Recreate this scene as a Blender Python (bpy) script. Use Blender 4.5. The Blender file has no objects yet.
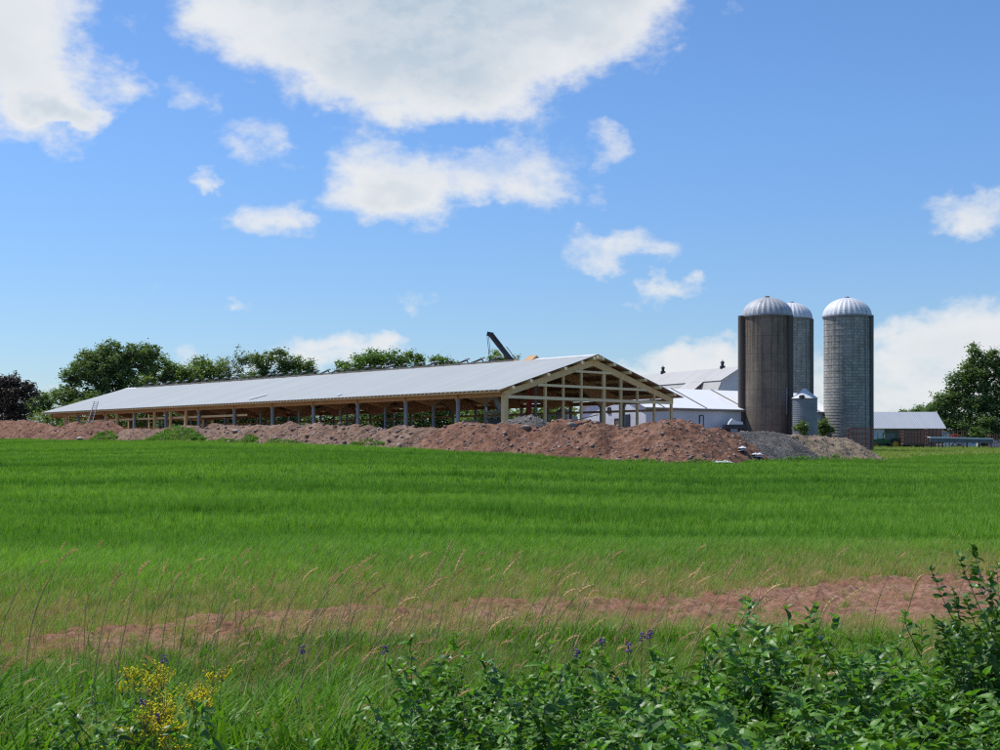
import bpy, math, random
import numpy as np
from math import radians, sin, cos, pi, sqrt, atan2, atan

rng = np.random.default_rng(7)
random.seed(7)
scene = bpy.context.scene
COL = scene.collection

# ------------------------------------------------------------------ frame of reference
F = 1400.0          # focal length in pixels of a 1000 px wide picture
HY = 455.0          # row of the horizon
EYE = 2.3           # eye height

def at(px, py, d):
    """world point seen at px,py at depth d"""
    return np.array([(px-500)/F*d, d, EYE+(HY-py)/F*d])

# ------------------------------------------------------------------ noise in python
def _hash(ix, iy, seed):
    h = (ix.astype(np.int64)*374761393 + iy.astype(np.int64)*668265263 + seed*1442695041) & 0xffffffff
    h = ((h ^ (h >> 13))*1274126177) & 0xffffffff
    return ((h ^ (h >> 16)) & 0xffff)/65535.0

def vnoise(x, y, seed=0):
    x = np.asarray(x, float); y = np.asarray(y, float)
    ix = np.floor(x); iy = np.floor(y)
    fx = x-ix; fy = y-iy
    fx = fx*fx*(3-2*fx); fy = fy*fy*(3-2*fy)
    a = _hash(ix, iy, seed); b = _hash(ix+1, iy, seed)
    c = _hash(ix, iy+1, seed); d = _hash(ix+1, iy+1, seed)
    return (a*(1-fx)+b*fx)*(1-fy)+(c*(1-fx)+d*fx)*fy

def fbm(x, y, seed=0, octs=4, gain=.5):
    s = 0; a = 1; t = 0
    for o in range(octs):
        s = s+a*(vnoise(np.asarray(x)*2**o, np.asarray(y)*2**o, seed+o)-.5); t += a; a *= gain
    return s/t*2

def sstep(a, b, x):
    t = np.clip((np.asarray(x, float)-a)/(b-a), 0, 1)
    return t*t*(3-2*t)

# ------------------------------------------------------------------ terrain
SLP_PX = np.array([-400, 0, 200, 330, 500, 660, 800, 890, 1000, 1400.])
SLP_V = np.array([.0250, .0253, .0290, .0287, .0250, .0179, .0179, .0156, .0151, .0150])
CR_PX = np.array([-300, -20, 0, 100, 200, 300, 400, 500, 600, 680, 730, 800, 850, 895.])
CR_D = np.array([240, 205, 200, 172, 152, 138, 127, 119, 114, 112, 114, 121, 125, 128.])

def ground_z(x, y):
    x = np.asarray(x, float); y = np.asarray(y, float)
    d = np.maximum(y, 20.0)
    px = 500+F*x/d
    pxc = np.clip(px, -400, 1400)
    slp = np.interp(pxc, SLP_PX, SLP_V)
    dd = np.maximum(np.minimum(y, 236)-20, 0)
    z = slp*(np.sqrt(dd*dd+36)-6)
    cd = np.interp(pxc, CR_PX, CR_D)
    w = sstep(-2, 5, y-cd)*(1-sstep(800, 850, px))
    z = z*(1-w)+4.0*w
    far = sstep(230, 330, y)
    z = z*(1-far)+4.2*far
    # roadside bank in the foreground
    z = z+.35*(1-sstep(8, 13, y))
    z = z+.05*fbm(x/6, y/6, 3, 3)*sstep(10, 30, y)
    return z

# ------------------------------------------------------------------ materials
MATS = {}
def new_mat(name):
    m = bpy.data.materials.new(name); m.use_nodes = True
    nt = m.node_tree; nt.nodes.clear()
    out = nt.nodes.new('ShaderNodeOutputMaterial')
    MATS[name] = m
    return m, nt, out

class NT:
    def __init__(s, nt): s.nt = nt
    def n(s, typ, **kw):
        nd = s.nt.nodes.new(typ)
        for k, v in kw.items(): setattr(nd, k, v)
        return nd
    def l(s, a, b): s.nt.links.new(a, b)
    def setin(s, sock, v):
        if isinstance(v, bpy.types.NodeSocket): s.l(v, sock)
        else: sock.default_value = v
    def math(s, op, a, b=None, c=None, clamp=False):
        nd = s.n('ShaderNodeMath', operation=op, use_clamp=clamp)
        s.setin(nd.inputs[0], a)
        if b is not None: s.setin(nd.inputs[1], b)
        if c is not None: s.setin(nd.inputs[2], c)
        return nd.outputs[0]
    def mix(s, fac, a, b, blend='MIX'):
        nd = s.n('ShaderNodeMix', data_type='RGBA', blend_type=blend)
        s.setin(nd.inputs[0], fac)
        for sock, v in ((nd.inputs[6], a), (nd.inputs[7], b)):
            if isinstance(v, (tuple, list)): v = (*v[:3], 1)
            s.setin(sock, v)
        return nd.outputs[2]
    def noise(s, vec, scale, detail=3, rough=.5, out=0, dist=0):
        nd = s.n('ShaderNodeTexNoise')
        if vec is not None: s.l(vec, nd.inputs['Vector'])
        nd.inputs['Scale'].default_value = scale; nd.inputs['Detail'].default_value = detail
        nd.inputs['Roughness'].default_value = rough; nd.inputs['Distortion'].default_value = dist
        return nd.outputs[out]
    def ramp(s, fac, stops):
        nd = s.n('ShaderNodeValToRGB'); s.l(fac, nd.inputs[0])
        el = nd.color_ramp.elements
        while len(el) < len(stops): el.new(.5)
        for e, (p, c) in zip(el, stops):
            e.position = p; e.color = (*c[:3], 1) if isinstance(c, (tuple, list)) else (c, c, c, 1)
        return nd.outputs[0]
    def mapr(s, v, a, b, c=0, d=1, smooth=False):
        nd = s.n('ShaderNodeMapRange'); nd.clamp = True
        if smooth: nd.interpolation_type = 'SMOOTHSTEP'
        s.setin(nd.inputs[0], v)
        for i, q in enumerate((a, b, c, d)): nd.inputs[i+1].default_value = q
        return nd.outputs[0]
    def vmath(s, op, a, b):
        nd = s.n('ShaderNodeVectorMath', operation=op)
        s.setin(nd.inputs[0], a); s.setin(nd.inputs[1], b)
        return nd.outputs[0]
    def comb(s, x, y, z):
        nd = s.n('ShaderNodeCombineXYZ')
        for i, v in enumerate((x, y, z)): s.setin(nd.inputs[i], v)
        return nd.outputs[0]
    def sep(s, v):
        nd = s.n('ShaderNodeSeparateXYZ'); s.l(v, nd.inputs[0]); return nd.outputs
    def pos(s): return s.n('ShaderNodeNewGeometry').outputs['Position']
    def obj(s): return s.n('ShaderNodeTexCoord').outputs['Object']
    def bump(s, h, strength, dist):
        nd = s.n('ShaderNodeBump'); s.l(h, nd.inputs['Height'])
        nd.inputs['Strength'].default_value = strength; nd.inputs['Distance'].default_value = dist
        return nd.outputs[0]
    def bsdf(s, col, rough=.8, metal=0., normal=None, spec=.5):
        nd = s.n('ShaderNodeBsdfPrincipled')
        if isinstance(col, (tuple, list)): col = (*col[:3], 1)
        s.setin(nd.inputs['Base Color'], col); s.setin(nd.inputs['Roughness'], rough)
        s.setin(nd.inputs['Metallic'], metal)
        nd.inputs['Specular IOR Level'].default_value = spec
        if normal is not None: s.l(normal, nd.inputs['Normal'])
        return nd.outputs[0]

def mat_simple(name, c1, c2=None, scale=3., rough=.8, metal=0., bump=.0, bdist=.02, spec=.4, detail=4, stretch=(1, 1, 1)):
    m, nt, out = new_mat(name); g = NT(nt)
    c2 = c2 or tuple(v*.75 for v in c1)
    v = g.vmath('MULTIPLY', g.obj(), stretch)
    nz = g.noise(v, scale, detail, .6)
    col = g.mix(g.mapr(nz, .35, .65), c1, c2)
    nrm = g.bump(g.noise(v, scale*6, 3, .6), bump, bdist) if bump else None
    g.l(g.bsdf(col, rough, metal, nrm, spec), out.inputs[0])
    return m

def mat_leaf(name, c1, c2, c3=None, trans=.35, scale=.5, rough=.5, spec=.35, warm=(1.15, 1.25, .45), patch=None):
    """leaf: diffuse + translucent; colour varies over the plant and over the place"""
    m, nt, out = new_mat(name); g = NT(nt)
    p = g.pos()
    n1 = g.noise(p, scale, 2, .6)
    col = g.mix(g.mapr(n1, .36, .64), c1, c2)
    if c3:
        n2 = g.noise(p, scale*7, 2, .6)
        col = g.mix(g.mapr(n2, .52, .75), col, c3)
    if patch:
        n3 = g.noise(g.vmath('MULTIPLY', p, patch[1]), patch[0], 3, .6)
        col = g.mix(g.mapr(n3, .42, .66), col, patch[2])
    a = g.bsdf(col, rough, 0, None, spec)
    tr = g.n('ShaderNodeBsdfTranslucent')
    tc = g.mix(1., col, warm, 'MULTIPLY'); g.l(tc, tr.inputs[0])
    mx = g.n('ShaderNodeMixShader'); mx.inputs[0].default_value = trans
    g.l(a, mx.inputs[1]); g.l(tr.outputs[0], mx.inputs[2])
    g.l(mx.outputs[0], out.inputs[0])
    return m

# ------------------------------------------------------------------ mesh building
def mk_mesh(name, V, F_, mats, midx=None, smooth=False):
    """V (n,3); F_ list of arrays (m,k) or list of tuples"""
    me = bpy.data.meshes.new(name)
    V = np.asarray(V, dtype=np.float32)
    if isinstance(F_, np.ndarray): F_ = [F_]
    loops = []; starts = []; tot = 0
    arr = all(isinstance(f, np.ndarray) and f.ndim == 2 for f in F_)
    if arr:
        L = np.concatenate([f.ravel() for f in F_]).astype(np.int32)
        S = []
        for f in F_:
            S.append(tot+np.arange(len(f))*f.shape[1]); tot += f.size
        S = np.concatenate(S).astype(np.int32)
    else:
        L = []; S = []
        for f in F_:
            S.append(len(L)); L.extend(f)
        L = np.array(L, np.int32); S = np.array(S, np.int32)
    me.vertices.add(len(V)); me.vertices.foreach_set('co', V.ravel())
    me.loops.add(len(L)); me.loops.foreach_set('vertex_index', L)
    me.polygons.add(len(S)); me.polygons.foreach_set('loop_start', S)
    if not isinstance(mats, (list, tuple)): mats = [mats]
    for m in mats: me.materials.append(m)
    if midx is not None: me.polygons.foreach_set('material_index', np.asarray(midx, np.int32))
    me.update(calc_edges=True); me.validate()
    me.polygons.foreach_set('use_smooth', np.full(len(me.polygons), bool(smooth)))
    return me

class MB:
    def __init__(s): s.v = []; s.f = []; s.m = []; s.mi = 0
    def add(s, vs, fs):
        o = len(s.v); s.v.extend([tuple(map(float, p)) for p in vs])
        for f in fs: s.f.append(tuple(i+o for i in f)); s.m.append(s.mi)
    def beam(s, p0, p1, w, h, up=(0, 0, 1), w1=None, h1=None):
        p0 = np.array(p0, float); p1 = np.array(p1, float)
        d = p1-p0; d /= np.linalg.norm(d)
        up = np.array(up, float)
        if abs(np.dot(up, d)) > .98: up = np.array([0, 1., 0]) if abs(d[1]) < .9 else np.array([1., 0, 0])
        sx = np.cross(d, up); sx /= np.linalg.norm(sx); uy = np.cross(sx, d)
        w1 = w if w1 is None else w1; h1 = h if h1 is None else h1
        vs = []
        for p, a, b in ((p0, w, h), (p1, w1, h1)):
            for i, j in ((-1, -1), (1, -1), (1, 1), (-1, 1)): vs.append(p+sx*i*a/2+uy*j*b/2)
        s.add(vs, [(3, 2, 1, 0), (4, 5, 6, 7), (0, 1, 5, 4), (1, 2, 6, 5), (2, 3, 7, 6), (3, 0, 4, 7)])
    def tube(s, pts, rad, n=8, cap=True):
        pts = [np.array(p, float) for p in pts]
        if np.isscalar(rad): rad = [rad]*len(pts)
        base = []; ref = None
        for i, p in enumerate(pts):
            d = pts[min(i+1, len(pts)-1)]-pts[max(i-1, 0)]; d /= (np.linalg.norm(d)+1e-9)
            if ref is None: ref = np.array([1., 0, 0]) if abs(d[0]) < .8 else np.array([0, 1., 0])
            a = ref-d*np.dot(ref, d); a /= np.linalg.norm(a); ref = a; b = np.cross(d, a)
            base.append([p+rad[i]*(a*cos(2*pi*k/n)+b*sin(2*pi*k/n)) for k in range(n)])
        vs = [q for r in base for q in r]; fs = []
        for i in range(len(pts)-1):
            for k in range(n):
                k2 = (k+1) % n
                fs.append((i*n+k, i*n+k2, (i+1)*n+k2, (i+1)*n+k))
        if cap: fs.append(tuple(range(n))[::-1]); fs.append(tuple((len(pts)-1)*n+k for k in range(n)))
        s.add(vs, fs)
    def lathe(s, c, prof, n=48, rib=0., a0=0, a1=2*pi):
        """prof: (r,z) pairs around vertical axis through c"""
        vs = []; fs = []; full = abs(a1-a0-2*pi) < 1e-6; m = n if full else n+1
        for r, z in prof:
            for k in range(m):
                a = a0+(a1-a0)*k/n; rr = r*(1+(rib if k % 2 else 0))
                vs.append((c[0]+rr*cos(a), c[1]+rr*sin(a), c[2]+z))
        for i in range(len(prof)-1):
            for k in range(n):
                k2 = (k+1) % m
                fs.append((i*m+k, i*m+k2, (i+1)*m+k2, (i+1)*m+k))
        s.add(vs, fs)
    def quad(s, a, b, c, d): s.add([a, b, c, d], [(0, 1, 2, 3)])
    def slab(s, a, b, c, d, th):
        """slab whose top is a,b,c,d, th thick downward along its normal"""
        P = [np.array(q, float) for q in (a, b, c, d)]
        n = np.cross(P[1]-P[0], P[3]-P[0]); n /= np.linalg.norm(n)
        Q = [p-n*th for p in P]
        s.add(P+Q, [(0, 1, 2, 3), (7, 6, 5, 4), (0, 4, 5, 1), (1, 5, 6, 2), (2, 6, 7, 3), (3, 7, 4, 0)])
    def prism(s, outline, off):
        """outline: list of 3d points (polygon), extruded by vector off"""
        P = [np.array(q, float) for q in outline]; off = np.array(off, float); n = len(P)
        s.add(P+[p+off for p in P], [tuple(range(n))[::-1], tuple(range(n, 2*n))]+[(i, (i+1) % n, n+(i+1) % n, n+i) for i in range(n)])
    def build(s, name, mat, parent=None, smooth=False, loc=None):
        V = np.array(s.v, float)
        if parent is not None:
            o3 = np.array(world_loc(parent)); loc3 = (0, 0, 0); V = V-o3
        else:
            if loc is None:
                mn = V.min(0); mx = V.max(0); loc = ((mn[0]+mx[0])/2, (mn[1]+mx[1])/2, mn[2])
            loc3 = loc; V = V-np.array(loc)
        me = mk_mesh(name, V, s.f, mat, s.m if isinstance(mat, (list, tuple)) else None, smooth)
        fix_normals(me)
        o = bpy.data.objects.new(name, me); COL.objects.link(o)
        o.location = loc3
        if parent is not None: o.parent = parent
        if smooth:
            try: me.set_sharp_from_angle(angle=radians(40))
            except Exception: pass
        return o

import bmesh
def fix_normals(me):
    if len(me.polygons) > 20000: return
    bm = bmesh.new(); bm.from_mesh(me)
    bmesh.ops.recalc_face_normals(bm, faces=bm.faces); bm.to_mesh(me); bm.free()

def world_loc(o):
    p = np.zeros(3)
    while o is not None:
        p += np.array(o.location); o = o.parent
    return p

def tag(o, label=None, cat=None, group=None, kind=None):
    if label: o['label'] = label
    if cat: o['category'] = cat
    if group: o['group'] = group
    if kind: o['kind'] = kind
    return o

def empty(name, loc, label, cat, group=None):
    o = bpy.data.objects.new(name, None); COL.objects.link(o)
    o.location = tuple(map(float, loc)); o.empty_display_size = .2
    return tag(o, label, cat, group)

def raw_obj(name, me, loc=(0, 0, 0), parent=None):
    o = bpy.data.objects.new(name, me); COL.objects.link(o); o.location = tuple(map(float, loc))
    if parent is not None: o.parent = parent
    return o

# ------------------------------------------------------------------ materials used
mat_simple('pine', (.82, .60, .30), (.70, .49, .24), 2.5, .75, bump=.15, spec=.3, stretch=(1, 1, .3))
mat_simple('pine_light', (.90, .74, .44), (.84, .66, .38), 2.5, .75, spec=.3)
mat_simple('glulam', (.62, .37, .19), (.50, .29, .14), 1.2, .7, spec=.3)
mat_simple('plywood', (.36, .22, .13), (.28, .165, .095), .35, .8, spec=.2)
mat_simple('post_grey', (.28, .31, .335), (.21, .24, .26), 2, .45, .0, spec=.5)
mat_simple('dark_metal', (.035, .038, .045), (.06, .06, .07), 3, .5, .3)
mat_simple('steel_grey', (.30, .31, .33), (.22, .23, .25), 3, .5, .3)
mat_simple('red_paint', (.60, .07, .045), (.42, .05, .035), 2, .45)
mat_simple('white_paint', (.72, .72, .70), (.58, .58, .56), 1.0, .6)
mat_simple('off_white_wall', (.66, .68, .71), (.54, .56, .59), .25, .8)
mat_simple('white_wall_stained', (.72, .74, .78), (.52, .54, .58), .5, .8)
mat_simple('window_dark', (.04, .045, .055), (.06, .06, .07), 1, .15)
mat_simple('rust', (.26, .115, .075), (.16, .085, .065), 4, .85, bump=.2)
mat_simple('green_paint', (.025, .14, .045), (.02, .10, .035), 2, .4)
mat_simple('yellow_paint', (.55, .38, .04), (.42, .28, .04), 2, .5)
mat_simple('rubber', (.03, .03, .03), (.045, .04, .035), 4, .85)
mat_simple('glass', (.05, .10, .11), (.06, .12, .13), 1, .08)
mat_simple('brown_wall', (.14, .10, .075), (.20, .15, .12), .6, .85)
mat_simple('plastic_white', (.78, .79, .80), (.66, .68, .70), 3, .4)
mat_simple('bark', (.10, .080, .060), (.06, .05, .04), 4, .9, bump=.4)
mat_simple('bark_pale', (.32, .29, .25), (.22, .20, .17), 4, .9)
mat_simple('timber_grey', (.26, .23, .19), (.18, .16, .13), 3, .85)

def mat_roof(name, c1, c2, rib_dir, pitch, rough=.45, metal=.0, streak=None, spec=.4):
    """ribbed sheet metal: ribs across rib_dir (a horizontal direction), panel to panel tone differences"""
    m, nt, out = new_mat(name); g = NT(nt)
    p = g.pos(); s_ = g.sep(p)
    a = g.math('ADD', g.math('MULTIPLY', s_[0], rib_dir[0]), g.math('MULTIPLY', s_[1], rib_dir[1]))
    panel = g.math('FLOOR', g.math('DIVIDE', a, .92))
    wn = g.n('ShaderNodeTexWhiteNoise', noise_dimensions='1D'); g.l(panel, wn.inputs['W'])
    n1 = g.noise(p, .25, 4, .6)
    fac = g.math('ADD', g.math('MULTIPLY', wn.outputs[0], .45), g.math('MULTIPLY', n1, .6), clamp=True)
    col = g.mix(fac, c1, c2)
    if streak:
        v = g.comb(g.math('MULTIPLY', a, 3.), g.math('MULTIPLY', s_[2], .6), 0)
        col = g.mix(g.mapr(g.noise(v, 1., 3, .6), .58, .72, 0, .6), col, streak)
    w = g.math('SINE', g.math('MULTIPLY', a, 2*pi/pitch))
    nrm = g.bump(w, .5, .02)
    g.l(g.bsdf(col, rough, metal, nrm, spec), out.inputs[0])
    return m

def mat_silo(name, c1, c2, stain, blocks, stain_amt, h):
    m, nt, out = new_mat(name); g = NT(nt)
    o = g.obj(); s_ = g.sep(o)
    ang = g.math('ARCTAN2', s_[1], s_[0])
    u = g.math('MULTIPLY', ang, 3.0)
    cyl = g.comb(u, s_[2], 0)
    # base tone: large soft patches plus fine grain
    n1 = g.noise(o, .35, 4, .65); n2 = g.noise(o, 5, 3, .6)
    col = g.mix(g.mapr(n1, .35, .65), c1, c2)
    col = g.mix(g.mapr(n2, .4, .8, 0, .35), col, stain)
    # run-down streaks
    sv = g.comb(g.math('MULTIPLY', ang, 11), g.math('MULTIPLY', s_[2], .10), 3.3)
    st = g.noise(sv, 1., 5, .7)
    top = g.mapr(s_[2], 0, h, .25, 1.)
    stf = g.math('MULTIPLY', g.mapr(st, .46, .62), g.math('MULTIPLY', top, stain_amt), clamp=True)
    col = g.mix(stf, col, stain)
    sv2 = g.comb(g.math('MULTIPLY', ang, 23), g.math('MULTIPLY', s_[2], .07), 9.1)
    col = g.mix(g.mapr(g.noise(sv2, 1., 3, .6), .60, .72, 0, .35), col, (c1[0]*1.6, c1[1]*1.6, c1[2]*1.55))
    nrm = None
    if blocks:
        br = g.n('ShaderNodeTexBrick'); g.l(cyl, br.inputs[0])
        br.inputs['Scale'].default_value = 1.; br.inputs['Mortar Size'].default_value = .035
        br.inputs['Brick Width'].default_value = .75; br.inputs['Row Height'].default_value = .38
        br.inputs['Color1'].default_value = (1, 1, 1, 1); br.inputs['Color2'].default_value = (.62, .62, .62, 1)
        br.inputs['Mortar'].default_value = (.38, .38, .38, 1)
        col = g.mix(.75, col, br.outputs[0], 'MULTIPLY')
        nrm = g.bump(br.outputs[1], .4, -.02)
    else:
        band = g.math('PINGPONG', s_[2], 1.1)
        col = g.mix(g.mapr(band, 0, .09, .35, 0), col, stain)
    g.l(g.bsdf(col, .9, 0, nrm, .2), out.inputs[0])
    return m

mat_silo('concrete_dark', (.30, .235, .175), (.19, .155, .122), (.045, .037, .03), False, .85, 16)
mat_silo('concrete_stave', (.56, .535, .47), (.42, .405, .355), (.075, .07, .055), True, .6, 16)

def mat_dome(name, c1, c2, streak):
    m, nt, out = new_mat(name); g = NT(nt)
    o = g.obj(); s_ = g.sep(o)
    ang = g.math('ARCTAN2', s_[1], s_[0])
    wn = g.n('ShaderNodeTexWhiteNoise', noise_dimensions='1D')
    g.l(g.math('FLOOR', g.math('MULTIPLY', ang, 24/(2*pi)*1.)), wn.inputs['W'])
    col = g.mix(wn.outputs[0], c1, c2)
    col = g.mix(g.mapr(g.noise(o, 1.2, 4, .7), .5, .75, 0, .8), col, streak)
    seam = g.math('PINGPONG', g.math('MULTIPLY', ang, 28/(2*pi)), .5)
    col = g.mix(g.mapr(seam, 0, .10, .6, 0), col, tuple(v*.45 for v in c2))
    g.l(g.bsdf(col, .6, .1, g.bump(seam, .6, .06), .4), out.inputs[0])
    return m
mat_dome('dome_metal', (.52, .53, .54), (.38, .39, .405), (.27, .265, .255))
mat_dome('dome_white', (.74, .75, .76), (.62, .63, .64), (.44, .44, .43))

# earth: several heaps share noise but differ in colour
def mat_earth(name, c1, c2, c3, stone=(.34, .28, .25), sc=1., stones=.5):
    m, nt, out = new_mat(name); g = NT(nt)
    p = g.pos()
    n1 = g.noise(p, .35*sc, 4, .65); n2 = g.noise(p, 2.2*sc, 4, .65)
    col = g.mix(g.mapr(n1, .38, .62), c1, c2)
    col = g.mix(g.mapr(n2, .44, .60, 0, .9), col, c3)
    vo = g.n('ShaderNodeTexVoronoi'); g.l(p, vo.inputs['Vector']); vo.inputs['Scale'].default_value = 3.2*sc
    sep = g.sep(vo.outputs['Color'])
    pick = g.math('MULTIPLY', g.math('GREATER_THAN', sep[0], 1-stones*.5), g.mapr(vo.outputs['Distance'], .18, .42, 1, 0))
    col = g.mix(g.math('MULTIPLY', pick, .75), col, stone)
    n3 = g.noise(p, 5*sc, 5, .7)
    h = g.math('ADD', g.math('MULTIPLY', n3, .8), g.math('MULTIPLY', pick, .5))
    nrm = g.bump(h, .9, .22)
    g.l(g.bsdf(col, .95, 0, nrm, .15), out.inputs[0])
    return m
mat_earth('earth_red', (.225, .110, .068), (.325, .175, .112), (.115, .058, .038))
mat_earth('earth_brown', (.25, .15, .10), (.33, .215, .15), (.13, .08, .055), stones=.8)
mat_earth('earth_tan', (.33, .245, .155), (.40, .31, .20), (.20, .15, .10), stones=.7)
mat_earth('gravel_grey', (.15, .138, .12), (.22, .205, .18), (.085, .08, .07), stone=(.30, .30, .30), sc=1.8, stones=1.)
mat_simple('stone', (.38, .32, .28), (.24, .20, .18), 3, .9, bump=.3)
mat_simple('stone_mixed', (.40, .29, .24), (.19, .115, .095), .9, .9, bump=.3, detail=2)
mat_simple('stone_red', (.27, .15, .12), (.19, .10, .08), 3, .9, bump=.3)

# ground under everything
def mat_ground():
    m, nt, out = new_mat('ground'); g = NT(nt)
    p = g.pos(); s_ = g.sep(p)
    n1 = g.noise(p, .6, 5, .65); n2 = g.noise(p, 9, 4, .7)
    soil = g.mix(g.mapr(n1, .38, .62), (.13, .105, .055), (.18, .13, .08))
    soil = g.mix(g.mapr(n2, .5, .7, 0, .6), soil, (.08, .065, .04))
    green = g.mix(g.mapr(g.noise(p, .12, 4, .6), .4, .6), (.045, .075, .018), (.07, .09, .03))
    f = g.mapr(s_[1], 24, 34, 0, 1)
    col = g.mix(f, soil, green)
    yard = g.math('MULTIPLY', g.mapr(s_[1], 118, 135, 0, 1), g.mapr(g.math('DIVIDE', s_[0], g.math('MAXIMUM', s_[1], 1.)), .225, .250, 1, 0))
    yard = g.math('MULTIPLY', yard, g.mapr(s_[1], 230, 245, 1, 0))
    col = g.mix(g.math('MULTIPLY', yard, 1.), col, (.25, .165, .12))
    nrm = g.bump(n2, .7, .05)
    g.l(g.bsdf(col, .95, 0, nrm, .1), out.inputs[0])
    return m
mat_ground()

# ------------------------------------------------------------------ ground sheet
def build_ground():
    xs = np.concatenate([[-6000, -3000, -1500, -700, -400, -250], np.arange(-160, 160.1, 2.), [250, 400, 700, 1500, 3000, 6000]])
    ys = np.concatenate([[-600, -200, -60, -20], np.arange(-6, 40, .8), np.arange(40, 262, 2.), [275, 290, 310, 340, 420, 600, 1000, 2000, 4500, 9000]])
    X, Y = np.meshgrid(xs, ys)
    Z = ground_z(X, Y)
    V = np.stack([X, Y, Z], -1).reshape(-1, 3)
    nx, ny = len(xs), len(ys)
    i = np.arange((ny-1)*nx).reshape(ny-1, nx)[:, :-1].ravel()
    Fq = np.stack([i, i+1, i+1+nx, i+nx], 1)
    o = raw_obj('ground', mk_mesh('ground', V, Fq, MATS['ground'], smooth=True))
    tag(o, 'gently rising farm land under the crop and the yard', None, None, 'structure')
build_ground()

def track_c(x):
    """middle line and half width of the bare earth track"""
    c = np.interp(x, [-20, -5.7, -3.8, -1.5, 0, 3, 5.4, 8.5, 20], [15.5, 16.3, 17.8, 19.6, 20.3, 20.6, 21.6, 22.8, 27])
    w = np.interp(x, [-20, -5.7, -3.8, -1.5, 0, 3, 5.4, 8.5, 20], [.8, .8, 1.25, .8, .6, 1.2, 2.4, 3.4, 5])
    return c, w
def bare(x, y):
    """1 on the bare track, 0 in the crop"""
    c, w = track_c(x)
    e = np.abs(y-c)/w+.55*fbm(x/1.3, y/.9, 11, 4)+.25*fbm(x/.3, y/.3, 15, 2)
    return (1-sstep(.75, 1.15, e))*np.interp(x, [-6, -1, 0, 2.5, 4], [.72, .72, .5, .75, 1.])

def build_track():
    # a strip of cloddy bare earth laid on the ground
    res = .07
    xs = np.arange(-13, 15, res*1.4); us = np.linspace(-1, 1, 90)
    X, U = np.meshgrid(xs, us)
    c, w = track_c(X)
    Y = c+U*(w+1.0)
    clod = np.clip(fbm(X/.35, Y/.35, 21, 4), -.2, 1)*.15+np.abs(fbm(X/.13, Y/.13, 27, 2))*.12
    ridge = .05*fbm(X/1.8, Y/.7, 31, 3)
    Z = ground_z(X, Y)+.012+np.maximum(clod+ridge+.01, 0)*(1-np.abs(U)**4)
    V = np.stack([X, Y, Z], -1).reshape(-1, 3)
    nx, ny = len(xs), len(us)
    i = np.arange((ny-1)*nx).reshape(ny-1, nx)[:, :-1].ravel()
    Fq = np.stack([i, i+1, i+1+nx, i+nx], 1)
    m, nt, out = new_mat('track_soil'); g = NT(nt)
    p = g.pos()
    col = g.mix(g.mapr(g.noise(p, .8, 4, .6), .38, .62), (.27, .13, .08), (.34, .195, .13))
    col = g.mix(g.mapr(g.noise(p, 11, 4, .7), .44, .60, 0, .85), col, (.15, .075, .048))
    g.l(g.bsdf(col, .95, 0, g.bump(g.noise(p, 25, 4, .7), .6, .02), .1), out.inputs[0])
    o = raw_obj('dirt_track', mk_mesh('dirt_track', V, Fq, m, smooth=True))
    tag(o, 'bare reddish earth track between verge and crop', None, None, 'structure')
build_track()

# ------------------------------------------------------------------ instancing for stuff (grass, undergrowth)
def gn_scatter(name, pts, rots, scales, idx, protos, label):
    coll = bpy.data.collections.new(name+'_variants')
    for o in protos: coll.objects.link(o)
    me = bpy.data.meshes.new(name)
    me.vertices.add(len(pts)); me.vertices.foreach_set('co', np.asarray(pts, np.float32).ravel())
    for an, typ, data in (('rot', 'FLOAT_VECTOR', rots), ('scl', 'FLOAT_VECTOR', scales)):
        a = me.attributes.new(an, typ, 'POINT'); a.data.foreach_set('vector', np.asarray(data, np.float32).ravel())
    a = me.attributes.new('idx', 'INT', 'POINT'); a.data.foreach_set('value', np.asarray(idx, np.int32))
    o = bpy.data.objects.new(name, me); COL.objects.link(o)
    for m in protos[0].data.materials: me.materials.append(m)
    ng = bpy.data.node_groups.new(name+'_scatter', 'GeometryNodeTree')
    ng.interface.new_socket('Geometry', in_out='INPUT', socket_type='NodeSocketGeometry')
    ng.interface.new_socket('Geometry', in_out='OUTPUT', socket_type='NodeSocketGeometry')
    N = ng.nodes; L = ng.links
    gi = N.new('NodeGroupInput'); go = N.new('NodeGroupOutput')
    ci = N.new('GeometryNodeCollectionInfo'); ci.inputs['Collection'].default_value = coll
    ci.inputs['Separate Children'].default_value = True; ci.inputs['Reset Children'].default_value = True
    ip = N.new('GeometryNodeInstanceOnPoints'); ip.inputs['Pick Instance'].default_value = True
    def attr(n, t):
        a = N.new('GeometryNodeInputNamedAttribute'); a.data_type = t; a.inputs[0].default_value = n; return a.outputs[0]
    e2r = N.new('FunctionNodeEulerToRotation'); L.new(attr('rot', 'FLOAT_VECTOR'), e2r.inputs[0])
    L.new(gi.outputs[0], ip.inputs['Points']); L.new(ci.outputs[0], ip.inputs['Instance'])
    L.new(attr('idx', 'INT'), ip.inputs['Instance Index']); L.new(e2r.outputs[0], ip.inputs['Rotation'])
    L.new(attr('scl', 'FLOAT_VECTOR'), ip.inputs['Scale']); L.new(ip.outputs[0], go.inputs[0])
    md = o.modifiers.new('scatter', 'NODES'); md.node_group = ng
    tag(o, label, None, None, 'stuff')
    return o

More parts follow.
